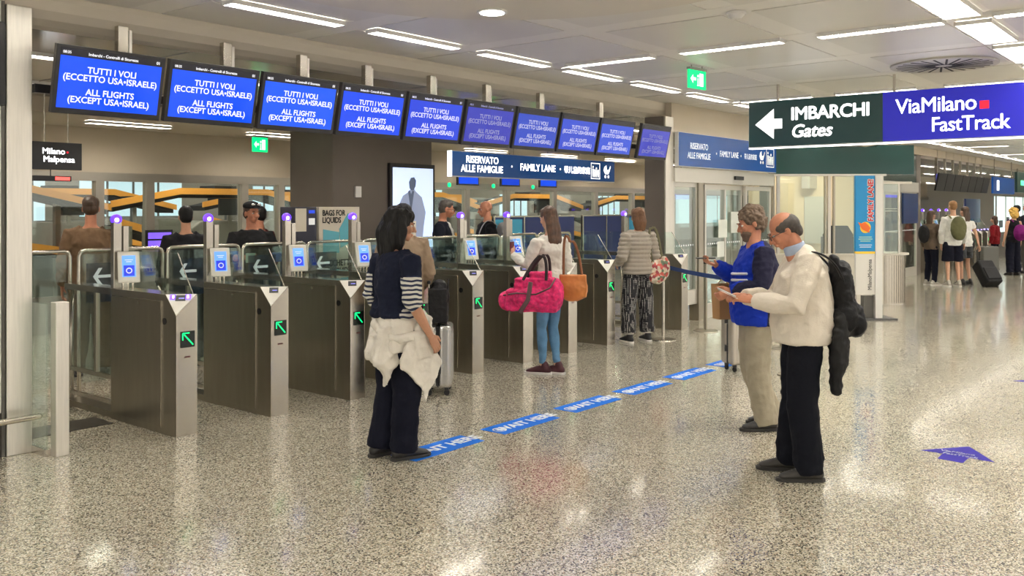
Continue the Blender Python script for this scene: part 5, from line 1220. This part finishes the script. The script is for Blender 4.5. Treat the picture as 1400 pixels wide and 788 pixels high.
hb=bag('pink_holdall','large bright pink speckled holdall hanging from the arm of the woman in white','holdall',[('b',(-.25,-.12,.02),(.24,.12,.22)),('b',(-.17,-.10,.05),(.20,.10,.33)),('b',(-.02,-.08,.1),(.17,.08,.39)),('e',(-.26,0,.11),(.08,.10,.09)),('e',(.22,0,.18),(.07,.13,.15)),('e',(0,-.12,.14),(.18,.05,.10))],PK,(6.90,5.34,.69),R(-62),vox=.009,wr=.010,
  straps=[arc((-.08,-.11,.32),(.16,-.06,.78),(.14,-.11,.32),14),arc((-.08,.11,.32),(.18,.04,.78),(.14,.11,.32),14)],strapm=mat('strap_black',(.03,.02,.022),.7),sr=.009)
MB().tube([(-.27,-.09,.17),(-.13,-.165,.20),(.05,-.17,.19),(.18,-.145,.25),(.22,-.06,.33)],.008,mat('trim_grey',(.10,.06,.06),.6),n=8).build('trim_band',hb,smooth=True)
MB().tube([(-.10,-.165,.02),(-.02,-.18,.14),(.0,-.15,.30)],[(.022,.006)]*3,mat('trim_grey'),n=8).build('side_strap',hb,smooth=True)
hb2=bag('tan_handbag','tan leather shoulder bag at the right hip of the woman in white','handbag',[('b',(-.13,-.045,.02),(.13,.045,.24)),('e',(0,0,.10),(.15,.075,.12))],mat('tan_leather',(.50,.17,.035),.45,var=.15,vs=10),(7.27,5.14,.80),R(-50),vox=.009,wr=.006,
  straps=[arc((-.09,0,.22),(-.10,.02,.78),(-.03,-.0,.56),10),arc((.09,0,.22),(.04,.0,.62),(-.03,0,.56),10)],strapm=mat('tan_strap',(.22,.08,.03),.6),sr=.008)

# ---- 5. woman in puffer jacket
POLK=cell_material('polka_black',(.70,.68,.64),(.012,.012,.016),48,.30)
m5,j5,_,k5=person('woman in quilted grey-beige puffer jacket and spotted black trousers, her back turned',(9.93,6.02,0),62,1.68,
  J=dict(ank_l=(-.15,-.02,.085),ank_r=(.15,.02,.085),knee_l=(-.13,.02,.49),knee_r=(.13,.02,.49),wr_l=(-.20,.18,1.02),el_l=(-.25,-.02,1.12),wr_r=(.20,.16,1.05)),
  skinm=SK2,girth=1.08,fem=True,top=dict(m=cloth('puffer_taupe',(.36,.32,.27),.45,.05),sleeve=1,hem=.90,off=.030,quilt=.055,name='puffer_jacket'),bottom=dict(m=POLK,wide=.035,end=.13),shoe=dict(m=mat('canvas_black',(.02,.02,.022),.7),sole=WHT),hair='bob',hairm=BRL,vox=.010,seed=5)
for sd in 'lr':
    a=j5['ank_'+sd]; cb=MB(); cb.tube([Vector((a.x,a.y,.115)),Vector((a.x,a.y,.165))],[.066,.07],mat('cuff_pale',(.6,.58,.54),.8),n=16,caps=False); cb.build('turned_cuff',m5,smooth=True)
hb3=bag('floral_shoulder_bag','floral red and cream cloth bag on the right arm of the puffer-jacket woman','handbag',[('e',(0,0,.13),(.14,.08,.15)),('e',(-.03,0,.05),(.13,.09,.08)),('e',(.08,-.02,.18),(.07,.06,.14))],floral_material('floral_cloth',[(.55,.10,.08),(.62,.55,.42),(.35,.06,.07),(.60,.35,.25),(.12,.16,.10),(.66,.60,.50)],26),(10.12,5.84,.76),R(-30),vox=.010,wr=.012,
  straps=[arc((-.09,0,.24),(-.17,-.02,.75),(-.10,0,.66),12),arc((.06,0,.26),(-.02,.0,.78),(-.10,0,.66),12)],strapm=mat('olive_strap',(.14,.13,.07),.8),sr=.010)

# ---- 6. man in beige jacket behind the first woman, with luggage
m6,j6,_,k6=person('man in beige jacket and flat black cap, mostly hidden behind the black-haired woman',(5.75,5.93,0),70,1.72,
  J=dict(wr_r=(.24,.12,.98),wr_l=(-.15,.25,1.05)),skinm=SK3,girth=1.06,top=dict(m=cloth('beige_jacket',(.30,.22,.15)),sleeve=1,hem=.84,off=.028,name='jacket'),bottom=dict(m=NVP,wide=.02),shoe=dict(m=SHOEB),hair='short',hairm=BK,vox=.010,seed=7)
suitcase('silver ribbed hard suitcase with dark latches, right of the black-haired woman',(6.08,5.80,0),R(40),.37,.25,.63,mat('shell_silver',(.50,.49,.47),.25,.75),handle=True)
bag('travel_bag','black soft bag resting on top of the silver suitcase','bag',[('b',(-.14,-.08,0),(.14,.08,.30)),('e',(0,0,.22),(.14,.10,.16))],BPM,(6.08,5.80,.655),R(40),vox=.010,wr=.010,straps=[arc((-.07,-.08,.30),(0,-.1,.46),(.07,-.08,.30),8)],sr=.009)

# ---- 7..12 people beyond the gates
CAPM=cloth('black_cap',(.012,.012,.014)); 
m7,j7,HM7,k7=person('uniformed man in black shirt and cap with glasses pushed up, standing behind the gates',(5.99,8.55,0),-108,1.74,
  J=dict(el_l=(-.27,.06,1.16),wr_l=(-.17,.30,1.17),el_r=(.27,.06,1.15),wr_r=(.16,.30,1.17)),skinm=SK3,girth=1.14,top=dict(m=cloth('black_shirt',(.014,.014,.016)),sleeve=.85,hem=.88,name='polo_shirt'),bottom=dict(m=NVP,wide=.02),shoe=dict(m=SHOEB),hair='short',hairm=BR,vox=.011,head_yaw=14,seed=8)
c=MB(); c.ell(HM7@Vector((0,-.01,.085)),(.092,.10,.055),CAPM,rot=HM7.to_3x3()); c.tube([HM7@Vector((0,.07,.072)),HM7@Vector((0,.13,.062))],[(.075,.008),(.05,.006)],CAPM,n=14,ref=HM7.to_3x3()@Vector((1,0,0))); remeshed('cap',c,.008,smooth=1,parent=m7)
c=MB(); 
for sx in (-1,1): c.ell(HM7@Vector((sx*.035,.092,.098)),(.026,.008,.016),mat('mirror_lens',(.6,.6,.6),.08,1),rot=HM7.to_3x3())
c.build('sunglasses',m7,smooth=True)
for k,(x,lab) in enumerate(((-.17,'blue card case in the left hand of the uniformed man'),(.16,'white boarding slip in the right hand of the uniformed man'))):
    t=thing('travel_document',lab,'document',world(m7,k7,(x*.85,.42,1.17)),R(180)); MB().box((-.055,-.01,-.05),(.055,.01,.05),mat('document_blue',(.02,.06,.25),.5) if k==0 else mat('document_pale',(.45,.6,.5),.5)).build('cover',t)
WSH=cloth('white_shirt',(.72,.72,.70)); DJK=cloth('dark_blazer',(.014,.016,.026))
def fnj(j): return lambda c: 1 if (c.y>.06 and abs(c.x)<.048 and c.z>.98) else 0
m8,j8,_,k8=person('man in dark blazer, white shirt and glasses reading papers behind the middle gates',(9.05,8.55,0),-62,1.80,
  J=dict(el_l=(-.25,.04,1.14),wr_l=(-.12,.28,1.12),el_r=(.25,.04,1.14),wr_r=(.12,.28,1.12),head=(0,.045,1.62)),skinm=SK3,girth=1.05,top=dict(m=DJK,m2=WSH,fn=fnj,sleeve=1,hem=.84,off=.022,name='blazer'),bottom=dict(m=cloth('denim'),wide=.02),shoe=dict(m=SHOEB),hair='short',hairm=GRH,vox=.011,head_yaw=20,head_pitch=12,glasses=True,seed=9)
t=thing('paper_sheets','pale papers in the hands of the man in the dark blazer','paper',world(m8,k8,(0,.40,1.14)),R(-62)); MB().box((-.08,-.07,0),(.08,.07,.012),mat('paper_white')).build('sheet',t); 
m9,j9,_,k9=person('bald man in black jacket with grey backpack, facing left behind the middle gates',(9.95,8.55,0),150,1.78,
  J=dict(wr_l=(-.14,.26,1.1),el_l=(-.25,.03,1.13)),skinm=SK3,girth=1.08,top=dict(m=cloth('black_jacket',(.013,.013,.016)),sleeve=1,hem=.86,off=.024,name='jacket'),bottom=dict(m=NVP,wide=.02),shoe=dict(m=SHOEB),hair=None,hairm=GRH,vox=.011,head_pitch=6,seed=10)
t=bag('backpack','grey backpack worn by the bald man in black','backpack',[('e',(0,-.25,1.22),(.16,.11,.24)),('e',(0,-.28,1.08),(.15,.10,.14))],cloth('grey_pack',(.30,.30,.32)),m9.location,m9.rotation_euler[2],vox=.011,straps=[arc((-.10,-.13,1.40),(-.13,.05,1.60),(-.12,.15,1.30),10)],sr=.012); t.scale=(k9,)*3
m10,*_=person('broad man in brown suit seen from behind, beyond the first lane',(4.50,9.15,0),62,1.80,
  skinm=SK3,girth=1.02,top=dict(m=cloth('brown_suit',(.17,.105,.06)),sleeve=1,hem=.80,off=.024,name='suit_jacket'),bottom=dict(m=cloth('brown_trouser',(.13,.08,.05)),wide=.02),shoe=dict(m=SHOEB),hair='short',hairm=BR,vox=.011,seed=11)
m11,*_=person('person in black jacket seen from behind, left of the uniformed man',(5.42,8.92,0),70,1.70,
  skinm=SK1,girth=1.12,top=dict(m=cloth('black_jacket'),sleeve=1,hem=.84,off=.028,name='jacket'),bottom=dict(m=NVP,wide=.02),shoe=dict(m=SHOEB),hair='short',hairm=BK,vox=.012,seed=12)
m12,*_=person('dark-haired person in dull red top behind the uniformed man',(6.95,9.75,0),100,1.70,
  skinm=SK3,girth=1.02,top=dict(m=cloth('dull_red',(.16,.03,.03)),sleeve=1,hem=.88,name='shirt'),bottom=dict(m=NVP,wide=.02),shoe=dict(m=SHOEB),hair='short',hairm=BK,vox=.012,seed=13)

# ---- far right group
FV=.016
p13,j13,_,k13=person('woman in brown top with dark backpack, leftmost of the far travellers',(21.15,5.45,0),-30,1.62,J=dict(wr_r=(.05,.26,1.3),el_r=(.24,.08,1.15)),skinm=SK2,fem=True,top=dict(m=cloth('brown_top',(.13,.095,.07)),sleeve=1,hem=.84),bottom=dict(m=NVP),shoe=dict(m=mat('pale_sneaker',(.4,.37,.33),.6),sole=WHT),hair='straight',hairm=BR,vox=FV,seed=14)
t=bag('backpack','black backpack on the back of the woman in brown','backpack',[('e',(0,-.22,1.20),(.15,.10,.22))],BPM,p13.location,p13.rotation_euler[2],vox=FV); t.scale=(k13,)*3
p14,j14,_,k14=person('blond man in white shirt and navy shorts with khaki backpack, back turned',(21.1,5.0,0),40,1.82,J=dict(el_l=(-.24,.0,1.12),wr_l=(-.22,.05,.87)),skinm=SK2,top=dict(m=WSH,sleeve=1,hem=.84,off=.014,wr=.006),bottom=dict(m=NVP,wr=.005,end=.52,wide=.03,name='shorts'),shoe=dict(m=mat('pale_sneaker'),sole=WHT),hair='short',hairm=mat('hair_sandy',(.24,.12,.045),.6),vox=FV,seed=15)
t=bag('backpack','khaki green backpack on the man in white shirt and shorts','backpack',[('e',(0,-.23,1.20),(.16,.11,.25)),('e',(0,-.28,1.10),(.12,.08,.15))],cloth('khaki_green',(.12,.12,.06)),p14.location,p14.rotation_euler[2],vox=FV,straps=[arc((-.10,-.13,1.40),(-.13,.05,1.60),(-.12,.15,1.25),10)],sr=.014); t.scale=(k14,)*3
p15,j15,_,k15=person('traveller in grey shorts and white top pulling the black trolley case',(21.8,4.92,0),60,1.70,J=dict(wr_r=(.28,-.12,.88),el_r=(.25,-.08,1.12)),skinm=SK2,fem=True,top=dict(m=WSH,sleeve=.3,hem=.86),bottom=dict(m=cloth('grey_shorts',(.06,.065,.07)),end=.60,wide=.02,name='shorts'),shoe=dict(m=SHOEB),hair='straight',hairm=BR,vox=FV,seed=16)
t=bag('shoulder_bag','black and white bag hanging beside the traveller in grey shorts','bag',[('e',(0,0,.2),(.18,.12,.17))],BPM,world(p15,k15,(.26,.12,.72)),0,vox=FV,straps=[arc((-.1,0,.3),(-.15,0,.62),(-.05,0,.66),8)],sr=.012)
def soft_trolley(label,loc,rz,tilt,m):
    t=thing('trolley_case',label,'suitcase',loc,rz); T_=Matrix.Rotation(tilt,4,'X')
    b=MB(); b.box((-.19,-.13,.05),(.19,.13,.60),m,M=T_); b.build('case_body',t,bevel=.04,seg=3)
    MB().box((-.16,-.16,.10),(.16,-.12,.40),m,M=T_).build('front_pocket',t,bevel=.02)
    r=MB(); 
    for x in (-.08,.08): r.tube([T_@Vector((x,.11,.58)),T_@Vector((x,.11,.98))],.008,BLACK,n=6)
    r.tube([T_@Vector((-.09,.11,.98)),T_@Vector((.09,.11,.98))],.012,BLACK,n=6); r.build('pull_handle',t)
    for x in (-.16,.16): MB().cyl((0,0,0),.035,.02,BLACKM,n=14,M=T_@Matrix.Translation((x-.01,.10,.03))@Matrix.Rotation(PI/2,4,'Y')).build('wheel',t)
    return t
soft_trolley('black soft trolley case tilted on its wheels, far right',(21.35,4.26,.02),R(-40),R(-38),BPM)
p16,j16,_,k16=person('curly blonde woman in black with purple backpack and bare shoulders, far right',(25.55,4.66,0),50,1.66,skinm=SK2,fem=True,top=dict(m=cloth('black_jacket'),sleeve=0,hem=.86),bottom=dict(m=NVP,wide=.04),shoe=dict(m=SHOEB),hair='bigcurl',hairm=BLO,vox=FV,seed=17)
t=bag('backpack','purple backpack on the curly blonde woman','backpack',[('e',(0,-.24,1.12),(.17,.13,.22)),('e',(.04,-.33,1.08),(.11,.10,.12))],cloth('purple_pack',(.16,.012,.13)),p16.location,p16.rotation_euler[2],vox=FV,straps=[arc((-.10,-.13,1.40),(-.13,.05,1.60),(-.12,.15,1.25),10)],sr=.014); t.scale=(k16,)*3
p17,j17,_,k17=person('man in dark suit jacket beside the curly blonde woman',(26.5,4.50,0),70,1.80,skinm=SK3,girth=1.08,top=dict(m=DJK,sleeve=1,hem=.80,off=.026,name='blazer'),bottom=dict(m=cloth('grey_trouser',(.06,.055,.05)),wide=.02),shoe=dict(m=SHOEB),hair='short',hairm=BR,vox=FV,seed=18)
p18,*_=person('traveller in dark red jacket behind the grey suitcase, far right',(27.4,5.45,0),80,1.45,skinm=SK2,fem=True,top=dict(m=cloth('dark_red_jacket',(.20,.01,.015)),sleeve=1,hem=.84,off=.03,name='jacket'),bottom=dict(m=NVP),shoe=dict(m=SHOEB),hair='bob',hairm=BR,vox=FV,seed=19)
suitcase('dark grey suitcase standing left of the curly blonde woman',(25.1,5.15,0),R(-40),.46,.28,.72,mat('shell_grey',(.10,.10,.09),.4,.2),handle=True,ribs=False)
p19,*_=person('dark-clothed traveller standing at the right picture edge',(29.2,4.25,0),60,1.66,skinm=SK1,fem=True,top=dict(m=cloth('black_jacket'),sleeve=1,hem=.82,name='jacket'),bottom=dict(m=NVP),shoe=dict(m=SHOEB),hair='bob',hairm=BR,vox=FV,seed=20)
p20,*_=person('dark-haired traveller in black behind the man in the suit jacket, far right',(29.0,5.2,0),90,1.74,skinm=SK1,top=dict(m=cloth('black_jacket'),sleeve=1,hem=.84,name='jacket'),bottom=dict(m=NVP),shoe=dict(m=SHOEB),hair='short',hairm=BK,vox=FV,seed=21)
soft_trolley('black trolley case standing at the right picture edge',(28.4,4.1,.0),R(-30),0,BPM)
